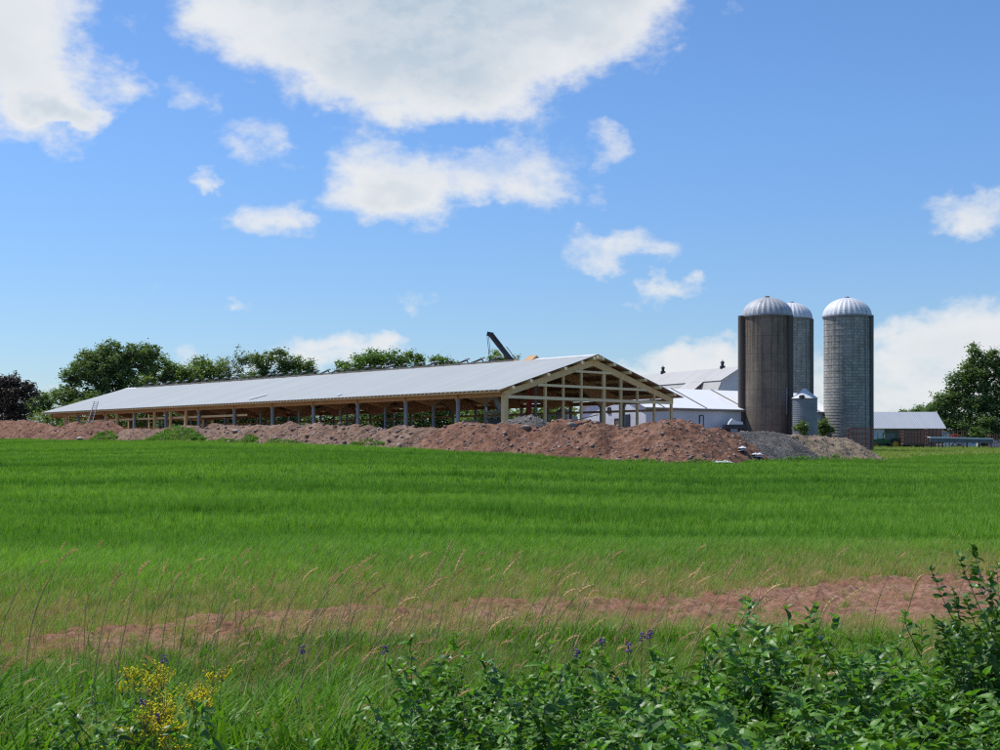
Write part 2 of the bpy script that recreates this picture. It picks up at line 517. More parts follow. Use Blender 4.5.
def blades(n, size, h0, h1, width, bend, segs=3, wind=.25, base=None, droop=0., wtaper=1.2, up=0, tufts=0, tsig=.05):
    """n grass blades in a square of given size -> V,F"""
    h = h0+(h1-h0)*rng.random(n)
    if base is None: base = (rng.random((n, 2))-.5)*size
    if tufts:
        tc = (rng.random((tufts, 2))-.5)*size; ti = rng.integers(0, tufts, n); th = .55+.6*rng.random(tufts)
        base = tc[ti]+rng.normal(0, tsig, (n, 2)); h = (h0+(h1-h0)*rng.random(n)**.6)*th[ti]
    phi = rng.random(n)*2*pi
    b = bend*(.3+rng.random(n))*h
    dx = cos_(phi)*b+wind*h*.6; dy = sin_(phi)*b
    # blade width direction, mostly across bend
    wa = phi+pi/2+rng.normal(0, .5, n)
    wx = np.cos(wa)*width; wy = np.sin(wa)*width
    wd = (.6+.8*rng.random(n))
    s = np.linspace(0, 1, segs+1)
    V = []
    for k, t in enumerate(s):
        x = base[:, 0]+dx*t**2; y = base[:, 1]+dy*t**2
        z = h*(t-droop*t**3*.5)+up
        if k < segs:
            ww = wd*(min(1, .55+t*1.2) if t < .4 else (1-((t-.4)/.6)**wtaper))*.5
            V.append(np.stack([x-wx*ww, y-wy*ww, z], 1)); V.append(np.stack([x+wx*ww, y+wy*ww, z], 1))
        else: V.append(np.stack([x, y, z], 1))
    m = 2*segs+1
    A = np.stack(V, 1).reshape(-1, 3)
    o = (np.arange(n)*m)[:, None]
    Q = np.concatenate([o+np.array([[2*k, 2*k+1, 2*k+3, 2*k+2]]) for k in range(segs-1)], 0) if segs > 1 else np.zeros((0, 4), int)
    T = o+np.array([[2*segs-2, 2*segs-1, 2*segs]])
    return A, [Q, T]
def cos_(a): return np.cos(a)
def sin_(a): return np.sin(a)

mat_leaf('crop_leaf', (.18, .37, .040), (.235, .435, .055), (.42, .52, .14), trans=.38, scale=.6, rough=.5, spec=.16,
         patch=(.09, (.35, 1.3, 1), (.105, .255, .03)))
mat_leaf('dry_blade', (.36, .34, .11), (.44, .34, .16), (.26, .30, .07), trans=.35, scale=1.5)
mat_leaf('verge_leaf', (.095, .23, .016), (.15, .31, .024), (.25, .35, .055), trans=.36, scale=3.2, rough=.42, spec=.12)
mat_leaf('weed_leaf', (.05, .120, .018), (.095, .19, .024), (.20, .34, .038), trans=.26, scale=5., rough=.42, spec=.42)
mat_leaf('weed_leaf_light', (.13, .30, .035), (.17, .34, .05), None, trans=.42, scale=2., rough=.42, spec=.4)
mat_leaf('seed_head', (.88, .74, .46), (.62, .45, .26), None, trans=.5, scale=3., rough=.8, spec=.1, warm=(1.1, 1., .7))
mat_leaf('seed_stalk', (.34, .34, .13), (.40, .32, .16), None, trans=.2, scale=3., rough=.7, spec=.1)

def proto(name, V, Fc, mats, midx=None):
    me = mk_mesh(name, V, Fc, mats, midx)
    return bpy.data.objects.new(name, me)

# --- crop
def build_crop():
    near = [proto('crop_tuft', *blades(1100, 1.5, .22, .44, .016, .30, 3, .02, tufts=95, tsig=.045), MATS['crop_leaf']) for _ in range(4)]
    far = [proto('crop_tuft', *blades(700, 2.2, .22, .46, .036, .26, 2, .02, tufts=90, tsig=.07), MATS['crop_leaf']) for _ in range(4)]
    # near zone tiles
    P = []; S = []; R = []; I = []
    def zone(y0, y1, step, lst_off, dens=1.):
        ys = np.arange(y0, y1, step*.85)
        for y in ys:
            hw = y*.40+4
            for x in np.arange(-hw, hw, step*.85):
                xx = x+rng.normal(0, step*.12); yy = y+rng.normal(0, step*.12)
                px = 500+F*xx/yy
                cd = np.interp(px, CR_PX, CR_D) if px < 880 else 135+(px-880)*.35
                lim = cd-2.2
                if yy > lim: continue
                P.append((xx, yy)); I.append(lst_off+rng.integers(4))
                R.append(rng.integers(4)*pi/2); 
    zone(30, 56, 1.5, 0); zone(56, 190, 2.2, 4)
    P = np.array(P); n = len(P)
    # height follows broad patches, thin wheel lines and gets shorter to the track
    x, y = P[:, 0], P[:, 1]
    hh = .95+.30*fbm(x/9, y/5, 41, 3)+.22*fbm(x/3, y/2, 43, 2)
    curve = y-24*np.sin((x+25)/62)-.0035*x*x
    lane = np.abs(((curve/7.5) % 1)-.5)*7.5
    hh *= 1-.26*(1-sstep(.4, 1.2, lane))*(.4+.9*vnoise(x/18, y/18, 91))
    px_ = 500+F*x/y
    Z = ground_z(x, y)
    pts = np.stack([x, y, Z], 1)
    jit = .06*rng.normal(size=n)
    scl = np.stack([np.ones(n), np.ones(n), np.clip(hh+jit, .35, 1.6)], 1)
    rots = np.stack([np.zeros(n), np.zeros(n), np.array(R)*0+rng.normal(0, .12, n)], 1)
    gn_scatter('crop', pts, rots, scl, np.array(I), near+far, 'dense bright green young grain covering the whole field')
    # thinner edge of the crop, single small tufts whose density falls on the bare track
    tf = [proto('edge_tuft', *blades(26, .22, .16, .38, .010, .5, 3, .25), [MATS['crop_leaf']]) for _ in range(4)]
    td = [proto('edge_tuft', *blades(18, .24, .14, .34, .008, .6, 3, .3), [MATS['dry_blade']]) for _ in range(2)]
    N = 52000
    y = 14+17.5*rng.random(N)**.9; x = (rng.random(N)*2-1)*(y*.40+1)
    b = bare(x, y)
    far_side = sstep(0, 9, y-track_c(x)[0])
    dens = (1-b)*(.40+.60*far_side)+(.15*b+.35*b*(fbm(x/.8, y/.8, 77, 3) > .12))*np.interp(x, [0, 2.5], [.9, .15])
    k = rng.random(N) < dens
    x, y, fs = x[k], y[k], far_side[k]
    n = len(x)
    c, w = track_c(x)
    dryp = np.clip(.78*(1-sstep(1, 11, np.abs(y-c)-w*.5))+.10, 0, .85)
    idx = np.where(rng.random(n) < dryp, 4+rng.integers(0, 2, n), rng.integers(0, 4, n))
    s = (.62+.5*rng.random(n))*(.65+.5*fs)
    gn_scatter('field_margin_grass', np.stack([x, y, ground_z(x, y)-.01], 1),
               np.stack([np.zeros(n), np.zeros(n), rng.normal(0, .5, n)], 1), np.stack([s, s, s], 1), idx, tf+td,
               'sparse grass and dry blades along the bare earth track')
build_crop()

# --- foreground verge grass
def build_verge():
    vt = [proto('verge_tuft', *blades(44, .42, .36, .90, .020, .55, 6, .10, droop=.5), [MATS['verge_leaf']]) for _ in range(6)]
    vs = [proto('verge_tuft', *blades(44, .40, .20, .5, .011, .6, 4, .12, droop=.3), [MATS['verge_leaf']]) for _ in range(3)]
    vd = [proto('verge_tuft', *blades(16, .40, .35, .85, .007, .5, 5, .3, droop=.3), [MATS['dry_blade']]) for _ in range(2)]
    N = 4300
    y = 3.6+13.4*rng.random(N)**.8; x = (rng.random(N)*2-1)*(y*.40+2.2)
    b = bare(x, y)
    c, w = track_c(x)
    keep = (rng.random(N) < np.where(y > c-w-1.2, .25, 1.)) & (b < .5) & (y < c)
    x, y = x[keep], y[keep]; n = len(x)
    r = rng.random(n)
    idx = np.where(r < .62, rng.integers(0, 6, n), np.where(r < .86, 6+rng.integers(0, 3, n), 9+rng.integers(0, 2, n)))
    tall = 1-.45*sstep(8, 14, y)
    s = (.7+.5*rng.random(n))*tall*(.85+.35*fbm(x/1.2, y/1.2, 51, 2))
    gn_scatter('verge_grass', np.stack([x, y, ground_z(x, y)-.02], 1),
               np.stack([rng.normal(0, .06, n), rng.normal(0, .06, n), rng.random(n)*6.28*.3-.9], 1), np.stack([s, s, s], 1), idx, vt+vs+vd,
               'long arching green verge grass in the foreground')
build_verge()

# --- seed heads
def seed_protos():
    out = []
    for k in range(7):
        mb = MB(); h = 1.0
        lean = .12+.42*rng.random(); az = rng.normal(0, .6)
        L = []
        for t in np.linspace(0, 1, 8):
            r = lean*t**2.2
            L.append((r*cos(az), r*sin(az), h*(t-.10*lean*t**3)))
        mb.mi = 0
        mb.tube(L[:-1], [.0028]*5+[.002]*2, 4, False)
        # head: an arching spike
        a, b = np.array(L[-3]), np.array(L[-1]); d = (b-a)/np.linalg.norm(b-a)
        p = np.array(L[-2]); n = 7; hl = .10+.09*rng.random(); pts = []; rr = []
        droop = .2+rng.random()*1.3
        for i in range(n):
            pts.append(p.copy()); rr.append([.0016, .0032, .0044, .0046, .0040, .0030, .0014][i]*(.8+.5*rng.random()))
            p = p+d*hl/n; d = d+np.array([.10*cos(az), .1*sin(az), -.10])*droop; d /= np.linalg.norm(d)
        mb.mi = 1; mb.tube(pts, rr, 5, False)
        # little awn-like spikelets
        for i in range(1, n-1):
            for q in range(5):
                a_ = rng.random()*6.28; e = pts[i]+np.array([cos(a_)*.006, sin(a_)*.006, .010+.008*rng.random()])
                mb.beam(pts[i], e, .0013, .0013)
        # stalk leaf
        mb.mi = 0
        me = mk_mesh('seed_stalk', np.array(mb.v), mb.f, [MATS['seed_stalk'], MATS['seed_head']], mb.m)
        out.append(bpy.data.objects.new('seed_stalk', me))
    return out
def build_seeds():
    N = 1200
    d = 7.+10.5*rng.random(N); p = (rng.random(N)*2-1)*.46
    x = p*d; y = d
    # clustered left of centre and centre, a looser set to the right
    px = 500+F*p
    w = np.interp(px, [0, 150, 330, 560, 700, 850, 1000], [.45, .5, .95, .95, .55, .35, .35])
    k = (rng.random(N) < w*(.45+.9*np.clip(fbm(x/1.1, y/1.1, 61, 2)+.4, 0, 1)))
    x, y = x[k], y[k]; n = len(x)
    xs_ = None
    h = np.where(rng.random(n) < .22, 1.22+.28*rng.random(n), .62+.45*rng.random(n))
    M = 1500
    y2 = 11.5+9*rng.random(M); x2 = (rng.random(M)*2-1)*.42*y2
    px2 = 500+F*x2/y2
    k2 = rng.random(M) < np.interp(px2, [0, 620, 760, 1000], [.8, .8, .3, .2])*np.clip(.5+1.2*fbm(x2/1.5, y2/1.5, 67, 2), 0, 1)
    x = np.concatenate([x, x2[k2]]); y = np.concatenate([y, y2[k2]]); h = np.concatenate([h, .38+.36*rng.random(k2.sum())]); n = len(x)
    s = np.stack([h, h, h], 1)
    gn_scatter('seeding_grass', np.stack([x, y, ground_z(x, y)-.02], 1),
               np.stack([rng.normal(0, .05, n), rng.normal(0, .05, n), rng.normal(.0, .45, n)], 1), s, rng.integers(0, 7, n), seed_protos(),
               'tall grass stalks with pale brown seed heads bending to the right')
build_seeds()

# --- leafy weeds
def leaf_mesh(L, W, fold=.25, curl=.5, n=5):
    """pointed oval leaf along +x, origin at its base"""
    V = []; Fc = []
    t = np.linspace(0, 1, n+1)
    wd = W*.5*np.sin(np.pi*np.power(t, .8))**.9
    for i in range(n+1):
        z = -curl*L*t[i]**2*.5
        V += [(L*t[i], wd[i], z+fold*wd[i]), (L*t[i], 0, z), (L*t[i], -wd[i], z+fold*wd[i])]
    for i in range(n):
        a = 3*i
        Fc += [(a, a+1, a+4, a+3), (a+1, a+2, a+5, a+4)]
    return np.array(V), np.array(Fc)

def orient(V, pos, az, pitch, roll):
    ca, sa, cp, sp, cr, sr = cos(az), sin(az), cos(pitch), sin(pitch), cos(roll), sin(roll)
    Rx = np.array([[1, 0, 0], [0, cr, -sr], [0, sr, cr]])
    Ry = np.array([[cp, 0, -sp], [0, 1, 0], [sp, 0, cp]])
    Rz = np.array([[ca, -sa, 0], [sa, ca, 0], [0, 0, 1]])
    return V@(Rz@Ry@Rx).T+np.array(pos)

def weed(h, nodes, L, W, branches=3, lean=.12, tip_light=True, whorl=2, seed=None, base_bare=.15):
    """upright leafy plant: leaves in pairs up the stem and on side shoots -> V, F, matidx (0 leaf, 1 light leaf, 2 stem)"""
    Vs = []; Fs = []; Ms = []; off = 0
    def put(V, Fc, m):
        nonlocal off
        Vs.append(V); Fs.append(Fc+off); Ms.append(np.full(len(Fc), m)); off += len(V)
    def shoot(p0, d0, ln, nn, scale, r):
        p = np.array(p0, float); d = np.array(d0, float); az = rng.random()*6.28
        pts = [p.copy()]
        for i in range(nn):
            d = d+rng.normal(0, .06, 3)+np.array([0, 0, .05]); d /= np.linalg.norm(d)
            p = p+d*ln/nn*(1.45-.9*(i+.5)/nn); pts.append(p.copy())
            t = (i+1)/nn
            if t < base_bare: continue
            az += 1.57+rng.normal(0, .25)
            nw = whorl+(1 if t > .7 else 0)
            for k in range(nw):
                s = scale*(1.05-.45*t**3)*(.55+.7*rng.random())
                V, Fc = leaf_mesh(L*s, W*s, .12+.35*rng.random(), .5+1.1*rng.random())
                pit = -.45+1.35*t**1.5+rng.normal(0, .32)
                V = orient(V, p, az+k*2*pi/nw+rng.normal(0, .3), pit, rng.normal(0, .55))
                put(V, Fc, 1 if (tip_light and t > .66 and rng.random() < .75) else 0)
        mb = MB(); mb.tube(pts, [r*(1-.7*i/nn) for i in range(nn+1)], 4, False)
        put(np.array(mb.v), np.array(mb.f), 2)
        return pts
    main = shoot((0, 0, 0), (rng.normal(0, lean), rng.normal(0, lean), 1), h, nodes, 1., .005)
    for b in range(branches):
        k = int(len(main)*(.2+.55*rng.random())); a = rng.random()*6.28
        shoot(main[k], (cos(a)*.8, sin(a)*.8, .8), h*(.3+.25*rng.random()), max(4, nodes//2), .9, .003)
    return np.concatenate(Vs), np.concatenate(Fs), np.concatenate(Ms)

mat_simple('weed_stem', (.10, .15, .05), (.13, .09, .05), 6, .7)
WM = None
def build_weeds():
    global WM
    WM = [MATS['weed_leaf'], MATS['weed_leaf_light'], MATS['weed_stem']]
    pr = []
    for k in range(7):
        V, Fc, M = weed(.66+.26*rng.random(), 17+rng.integers(5), .074, .041, 5+rng.integers(3))
        pr.append(proto('leafy_stem', V, Fc, WM, M))
    for k in range(3):   # narrow-leaved kind
        V, Fc, M = weed(.72, 19, .092, .024, 3, whorl=3)
        pr.append(proto('leafy_stem', V, Fc, WM, M))
    N = 5000
    y = 3.4+7.2*rng.random(N); x = (rng.random(N)*2-1)*(y*.38+1.9)
    px = 500+F*x/y
    dens = np.interp(px, [0, 200, 400, 470, 560, 640, 700, 1000], [.05, .04, .08, .62, .46, .46, .95, 1.])
    dens = dens*(1-sstep(7.1, 8.5, y+.4*fbm(x/.8, y/.8, 71, 2)-np.interp(px, [0, 600, 1000], [-.4, -.1, .1])))
    dens *= np.clip(.80+1.1*fbm(x/.7, y/.7, 75, 2), 0, 1)
    k = rng.random(N) < dens; x, y, px = x[k], y[k], px[k]; n = len(x)
    s = (.72+.42*rng.random(n))*np.interp(px, [400, 700, 1000], [.88, .95, 1.0])
    idx = np.where(rng.random(n) < .85, rng.integers(0, 7, n), 7+rng.integers(0, 3, n))
    gn_scatter('undergrowth', np.stack([x, y, ground_z(x, y)-.03], 1),
               np.stack([rng.normal(0, .1, n), rng.normal(0, .1, n), rng.random(n)*6.28], 1), np.stack([s, s, s], 1), idx, pr,
               'dark broad leaved weeds massed along the foreground')
    # low ground-hugging leaves filling the gaps
    # single plants that stand out
    def plant(px, py_top, d, L, W, label, nodes=18, br=6, name='leafy_plant', light=True, whorl=2):
        x = (px-500)/F*d; gz = float(ground_z(x, d)); h = EYE+(HY-py_top)/F*d-gz
        V, Fc, M = weed(h, nodes, L, W, br, .04, light, whorl)
        e = empty(name, (x, d, gz), label, 'plant')
        lm = M < 2
        raw_obj('leaves', mk_mesh('leaves', V, Fc[lm], WM, M[lm]), parent=e)
        raw_obj('stem', mk_mesh('stem', V, Fc[~lm], [MATS['weed_stem']]), parent=e)
        return e
    plant(836, 634, 6.6, .085, .036, 'upright weed with pointed leaves standing above the dark undergrowth, a pale tip', 20, 4)
    plant(702, 632, 7.2, .08, .04, 'weed with bright green tip against bare earth, left of the tallest weed', 16, 4)
    plant(520, 640, 7.0, .095, .036, 'leafy weed at the left end of the dark undergrowth among the grass', 18, 6)
    plant(905, 622, 7.6, .07, .034, 'bushy light green weed against the bare earth near the shrub', 16, 7)
    # shrub at the right edge
    for i, (px, top, d) in enumerate([(1008, 600, 6.2)]):
        x = (px-500)/F*d; gz = float(ground_z(x, d)); h = EYE+(HY-top)/F*d-gz
        e = empty('shrub', (x, d, gz), 'tall dark leaved shrub rising at the edge of the foreground before the bare earth', 'shrub')
        Vs = []; Fs = []; Ms = []; off = 0
        for q in range(6):
            V, Fc, M = weed(h*(.8+.2*rng.random()), 30, .060, .038, 10, .02, False)
            V = V+np.array([rng.normal(0, .07), rng.normal(0, .09), 0]); Vs.append(V); Fs.append(Fc+off); Ms.append(M); off += len(V)
        V, Fc, M = np.concatenate(Vs), np.concatenate(Fs), np.concatenate(Ms); lm = M < 2
        raw_obj('leaves', mk_mesh('leaves', V, Fc[lm], WM, M[lm]), parent=e)
        raw_obj('stem', mk_mesh('stem', V, Fc[~lm], [MATS['weed_stem']]), parent=e)
build_weeds()

# --- yellow flowers, purple flowers
mat_leaf('petal_yellow', (.92, .78, .01), (.90, .70, .008), None, trans=.4, scale=20, warm=(1, 1, 1), spec=.1)
mat_simple('petal_purple', (.20, .10, .30), (.12, .07, .18), 20, .6)
def yellow_plant(px, py, d, spread, nheads, label, wpx):
    x = (px-500)/F*d; gz = float(ground_z(x, d)); h = EYE+(HY-py)/F*d-gz
    e = empty('yellow_wildflower', (x, d, gz), label, 'wildflower', 'yellow wildflowers in the verge')
    st = MB(); fl = MB()
    for k in range(nheads):
        fl = MB()
        a = rng.random()*6.28; r = sqrt(rng.random())
        hx, hy = wpx/F*d*.5*r*cos(a), .25*r*sin(a)
        hz = h*(.84+.18*rng.random())-.02
        st.tube([(hx*.4, hy*.4, 0), (hx*.7, hy*.7, hz*.6), (hx, hy, hz)], [.003, .0025, .0012], 4, False)
        for q in range(15):
            b = rng.random()*6.28; rr = .062*sqrt(rng.random())
            c = np.array([hx+rr*cos(b), hy+rr*sin(b), hz+.055*rng.random()-.02])
            st.beam((hx, hy, hz-.05), c, .0012, .0012)
            nx = 7; off = rng.random()
            pr_ = .0050+.0050*rng.random(); tl = rng.normal(0, .5)
            ring = [(c[0]+pr_*cos(6.283*j/nx+off)*(1 if j % 2 else .6), c[1]+pr_*sin(6.283*j/nx+off)*(1 if j % 2 else .6), c[2]+tl*pr_*cos(6.283*j/nx+off)) for j in range(nx)]
            fl.add([tuple(c+np.array([0, 0, .004]))]+ring, [(0, 1+j, 1+(j+1) % nx) for j in range(nx)])
            if q == 0: hub = len(fl.v); fl.v.append((hx, hy, hz-.05))
            o_ = len(fl.v)-(1+nx)-(1 if q == 0 else 0)
            fl.f.append((hub, o_+1, o_+2)); fl.m.append(0)
        raw_obj('flower_head', mk_mesh('flower_head', fl.v, fl.f, [MATS['petal_yellow']]), parent=e)
    V, Fc, M = weed(h*.85, 16, .06, .016, 7, .05, False); lm = M < 2
    raw_obj('leaves', mk_mesh('leaves', V, Fc[lm], [MATS['verge_leaf']]), parent=e)
    raw_obj('stem', mk_mesh('stem', st.v, st.f, [MATS['weed_stem']]), parent=e)
yellow_plant(146, 668, 7.6, .2, 16, 'uppermost and widest patch of yellow flowers in the long grass', 62)
yellow_plant(203, 674, 7.5, .2, 12, 'small yellow flower clump just right of the widest patch', 36)
yellow_plant(148, 702, 6.9, .2, 17, 'dense yellow flower clump below the widest patch', 56)
yellow_plant(162, 726, 6.5, .2, 6, 'little yellow flower tuft close below the dense clump', 28)
yellow_plant(97, 747, 6.1, .2, 3, 'few yellow blossoms low at the bottom of the verge', 14)
def purple_plant(px, py, d):
    x = (px-500)/F*d; gz = float(ground_z(x, d)); h = EYE+(HY-py)/F*d-gz
    e = empty('purple_wildflower', (x, d, gz), 'small purple flower spike on a thin stem among the verge grass', 'wildflower', 'purple wildflowers in the verge')
    st = MB(); fl = MB()
    st.tube([(0, 0, 0), (.02, .0, h*.6), (.03, 0, h)], [.003, .002, .0015], 4, False)
    for k in range(18):
        t = rng.random(); a = rng.random()*6.28; r = .012*(1-t*.6)
        c = np.array([.03+r*cos(a), r*sin(a), h-.05*(1-t)])
        fl.beam(c, c+np.array([cos(a)*.010, sin(a)*.010, -.004]), .008, .006)
    raw_obj('stem', mk_mesh('stem', st.v, st.f, [MATS['weed_stem']]), parent=e)
    raw_obj('flowers', mk_mesh('flowers', fl.v, fl.f, [MATS['petal_purple']]), parent=e)
for q in ((137, 698, 7), (150, 713, 6.8), (159, 655, 7.8), (298, 645, 8), (380, 645, 8.2), (623, 642, 7.6), (597, 638, 7.8), (637, 632, 8), (645, 630, 8.1), (572, 648, 7.5)):
    purple_plant(*q)

# ------------------------------------------------------------------ earth heaps
def mkrock(r, sub=1, seed=0):
    bm = bmesh.new(); bmesh.ops.create_icosphere(bm, subdivisions=sub, radius=1)
    V = np.array([v.co[:] for v in bm.verts]); Fc = np.array([[v.index for v in f.verts] for f in bm.faces]); bm.free()
    R = np.random.default_rng(seed)
    for _ in range(5):   # chop with planes so that it is angular
        n = R.normal(size=3); n /= np.linalg.norm(n); dd = .55+.3*R.random()
        k = V@n-dd; V = V-np.clip(k, 0, None)[:, None]*n
    V = V*np.array([1, .8+.4*R.random(), .55+.3*R.random()])*r
    return V, Fc
ROCKS = [mkrock(1., 2, s) for s in range(10)]

def heap(name, crest, mat, label, cat='earth heap', res=.18, k=.66, doff=0, sub=14, rough=.35, stones=220, smax=.32, stone_mat='stone_mixed', lo=-.25, group='heaps of excavated earth along the field'):
    """crest: (px, row) pairs -> union of cones along the crest line, plus smaller tipped piles on its flank"""
    pxs = np.array([c[0] for c in crest], float); rows = np.array([c[1] for c in crest], float)
    q = np.linspace(pxs[0], pxs[-1], 160)
    d = np.interp(q, CR_PX, CR_D)+doff
    rr = np.interp(q, pxs, rows)
    cx = (q-500)/F*d; cy = d; cz = EYE+(HY-rr)/F*d
    n0 = len(cx)
    # tipped sub-piles
    R = np.random.default_rng(abs(hash(label)) % 1 + len(label)*7+int(pxs[0])+1000)
    ix = R.integers(4, n0-4, sub)
    off = -R.random(sub)*4.2-.6
    sx = cx[ix]; sy = cy[ix]+off; sz = cz[ix]-.66*np.abs(off)+.15+.35*R.random(sub)
    AX = np.concatenate([cx, sx]); AY = np.concatenate([cy, sy]); AZ = np.concatenate([cz, sz])
    top = (cz-ground_z(cx, cy-5)).max()
    W = top/k+1.5
    xs = np.arange(AX.min()-W, AX.max()+W, res); ys = np.arange(AY.min()-W, AY.max()+min(W, 6), res)
    X, Y = np.meshgrid(xs, ys)
    wx = X+.55*fbm(X/1.6, Y/1.6, 5, 3); wy = Y+.55*fbm(X/1.6, Y/1.6, 9, 3)
    H = np.full(X.shape, -1e3)
    step = 1
    for a, b, c in zip(AX[::step], AY[::step], AZ[::step]):
        H = np.maximum(H, c-k*(np.sqrt((wx-a)**2+(wy-b)**2+.12)-.2))
    amp = rough
    H = H+amp*.9*fbm(X/1.1, Y/1.1, 33, 4, .62)+amp*.55*np.abs(fbm(X/.5, Y/.5, 37, 3, .7))-.08
    G = ground_z(X, Y)
    keepv = H > G+lo
    H = np.maximum(H, G+lo-.1)
    nx, ny = len(xs), len(ys)
    i = np.arange((ny-1)*nx).reshape(ny-1, nx)[:, :-1].ravel()
    Fq = np.stack([i, i+1, i+1+nx, i+nx], 1)
    kv = keepv.ravel(); Fq = Fq[kv[Fq].any(1)]
    used = np.unique(Fq); rem = np.full(nx*ny, -1); rem[used] = np.arange(len(used))
    V = np.stack([X, Y, H], -1).reshape(-1, 3)[used]
    base = np.array([cx.mean(), cy.mean(), float(ground_z(cx.mean(), cy.mean()-4))])
    e = empty(name, base, label, cat, group)
    o = raw_obj('soil', mk_mesh('soil', V-base, rem[Fq], MATS[mat], smooth=True), parent=e)
    # stones lying on it
    if stones:
        hk = np.argwhere((H > G+.05) & (Y < np.interp(500+F*X/Y, CR_PX, CR_D)+doff+1.5))
        sel = hk[R.integers(0, len(hk), stones)]
        Vs = []; Fs = []; off_ = 0
        for (j, ii) in sel:
            s = .035+(smax*.62-.035)*R.random()**4.5
            Vr, Fr = ROCKS[R.integers(10)]
            a = R.random()*6.28; ca, sa = cos(a), sin(a)
            tt = R.normal(0, .4); ct, st = cos(tt), sin(tt)
            M = np.array([[ca, -sa, 0], [sa, ca, 0], [0, 0, 1]])@np.array([[1, 0, 0], [0, ct, -st], [0, st, ct]])
            Vs.append((Vr*s)@M.T+np.array([X[j, ii], Y[j, ii], H[j, ii]+s*.15])-base); Fs.append(Fr+off_); off_ += len(Vr)
        r = raw_obj('stones', mk_mesh('stones', np.concatenate(Vs), np.concatenate(Fs), MATS[stone_mat]), parent=e)
        r['kind'] = 'stuff'
    return e, (xs, ys, H)

HP = {}
def hp(key, *a, **k):
    e, f = heap(*a, **k); HP[key] = (e, f)
hp(1, 'earth_heap', [(-60, 424), (-30, 421), (0, 420.5), (22, 419.5), (40, 422), (60, 427)], 'earth_red', 'smooth red earth heap below the dark purple tree', stones=240)
hp(2, 'earth_heap', [(60, 430), (72, 421), (86, 424), (97, 419.5), (106, 419), (115, 424), (128, 429)], 'earth_red', 'two topped reddish heap at the foot of the ladder', stones=380)
hp(3, 'earth_heap', [(118, 431), (130, 427.5), (155, 428.5), (172, 425.5), (190, 424.5), (204, 428)], 'earth_brown', 'low brown heap with a weedy green flank', stones=320)
hp(4, 'earth_heap', [(196, 430), (214, 423), (232, 424.5), (255, 424), (272, 424.5), (287, 421.5), (302, 426)], 'earth_brown', 'brown rubble heap right after the weedy flank', stones=560)
hp(5, 'earth_heap', [(296, 427), (314, 422), (328, 423.5), (348, 424), (366, 423.5), (384, 428), (399, 424.5), (420, 426), (442, 428)], 'earth_brown', 'long pale stony heap before the open side of the barn', stones=900, smax=.42)
hp(6, 'earth_heap', [(436, 430), (450, 422), (470, 421), (492, 422), (515, 422), (530, 424), (545, 427)], 'earth_red', 'red earth heap before the corner post of the barn', stones=420)
hp(7, 'rubble_heap', [(502, 421), (512, 417.5), (522, 414.5), (531, 414), (538, 419), (542, 424)], 'gravel_grey', 'small grey rubble heap on top behind the red earth, beside the corner post', doff=4.5, stones=300, sub=2, stone_mat='stone')
hp(8, 'earth_heap', [(536, 428), (548, 423), (562, 418.5), (582, 418), (598, 421), (612, 426), (622, 430)], 'earth_red', 'big red earth heap under the gable with a plank on its crest', stones=520)
hp(9, 'earth_heap', [(614, 430), (627, 427), (641, 421), (654, 421.5), (664, 427)], 'earth_red', 'rounded red heap before the middle of the pale shed gable', stones=260)
hp(10, 'earth_heap', [(656, 428), (666, 419), (677, 416.5), (687, 419.5), (700, 427), (717, 427.5), (728, 430), (738, 437)], 'earth_red', 'highest pointed red heap before the white roofed shed', stones=620)
hp(11, 'gravel_heap', [(730, 434), (742, 430.5), (758, 429), (776, 431), (792, 434.5), (806, 440)], 'gravel_grey', 'dark grey gravel heap at the foot of the brown silo', 'gravel heap', stones=700, smax=.16, rough=.2)
hp(12, 'gravel_heap', [(768, 437), (786, 433.5), (806, 434), (830, 435), (843, 437), (856, 444), (870, 452), (886, 461)], 'earth_tan', 'tan stony heap running out to the right of the dark gravel', 'gravel heap', stones=620, smax=.24, rough=.25)

def heap_z(key, x, y):
    e, (xs, ys, H) = HP[key]
    i = int(np.clip((y-ys[0])/(ys[1]-ys[0]), 0, len(ys)-1)); j = int(np.clip((x-xs[0])/(xs[1]-xs[0]), 0, len(xs)-1))
    return float(H[i, j])
def all_z(x, y): return max([heap_z(k, x, y) for k, (e, (xs, ys, H)) in HP.items() if xs[0] <= x <= xs[-1] and ys[0] <= y <= ys[-1]]+[float(ground_z(x, y))])

def march(px, py, d0=85, d1=230):
    """first place where the sight line px,py meets heap or ground"""
    d = np.arange(d0, d1, .12); x = (px-500)/F*d; z = EYE+(HY-py)/F*d
    h = ground_z(x, d)
    for k, (e, (xs, ys, H)) in HP.items():
        i = ((d-ys[0])/(ys[1]-ys[0])).astype(int); j = ((x-xs[0])/(xs[1]-xs[0])).astype(int)
        ok = (i >= 0) & (i < len(ys)) & (j >= 0) & (j < len(xs))
        h[ok] = np.maximum(h[ok], H[i[ok], j[ok]])
    hit = np.argmax(h >= z)
    if h[hit] < z[hit]: hit = len(d)-1
    return np.array([x[hit], d[hit], h[hit]])

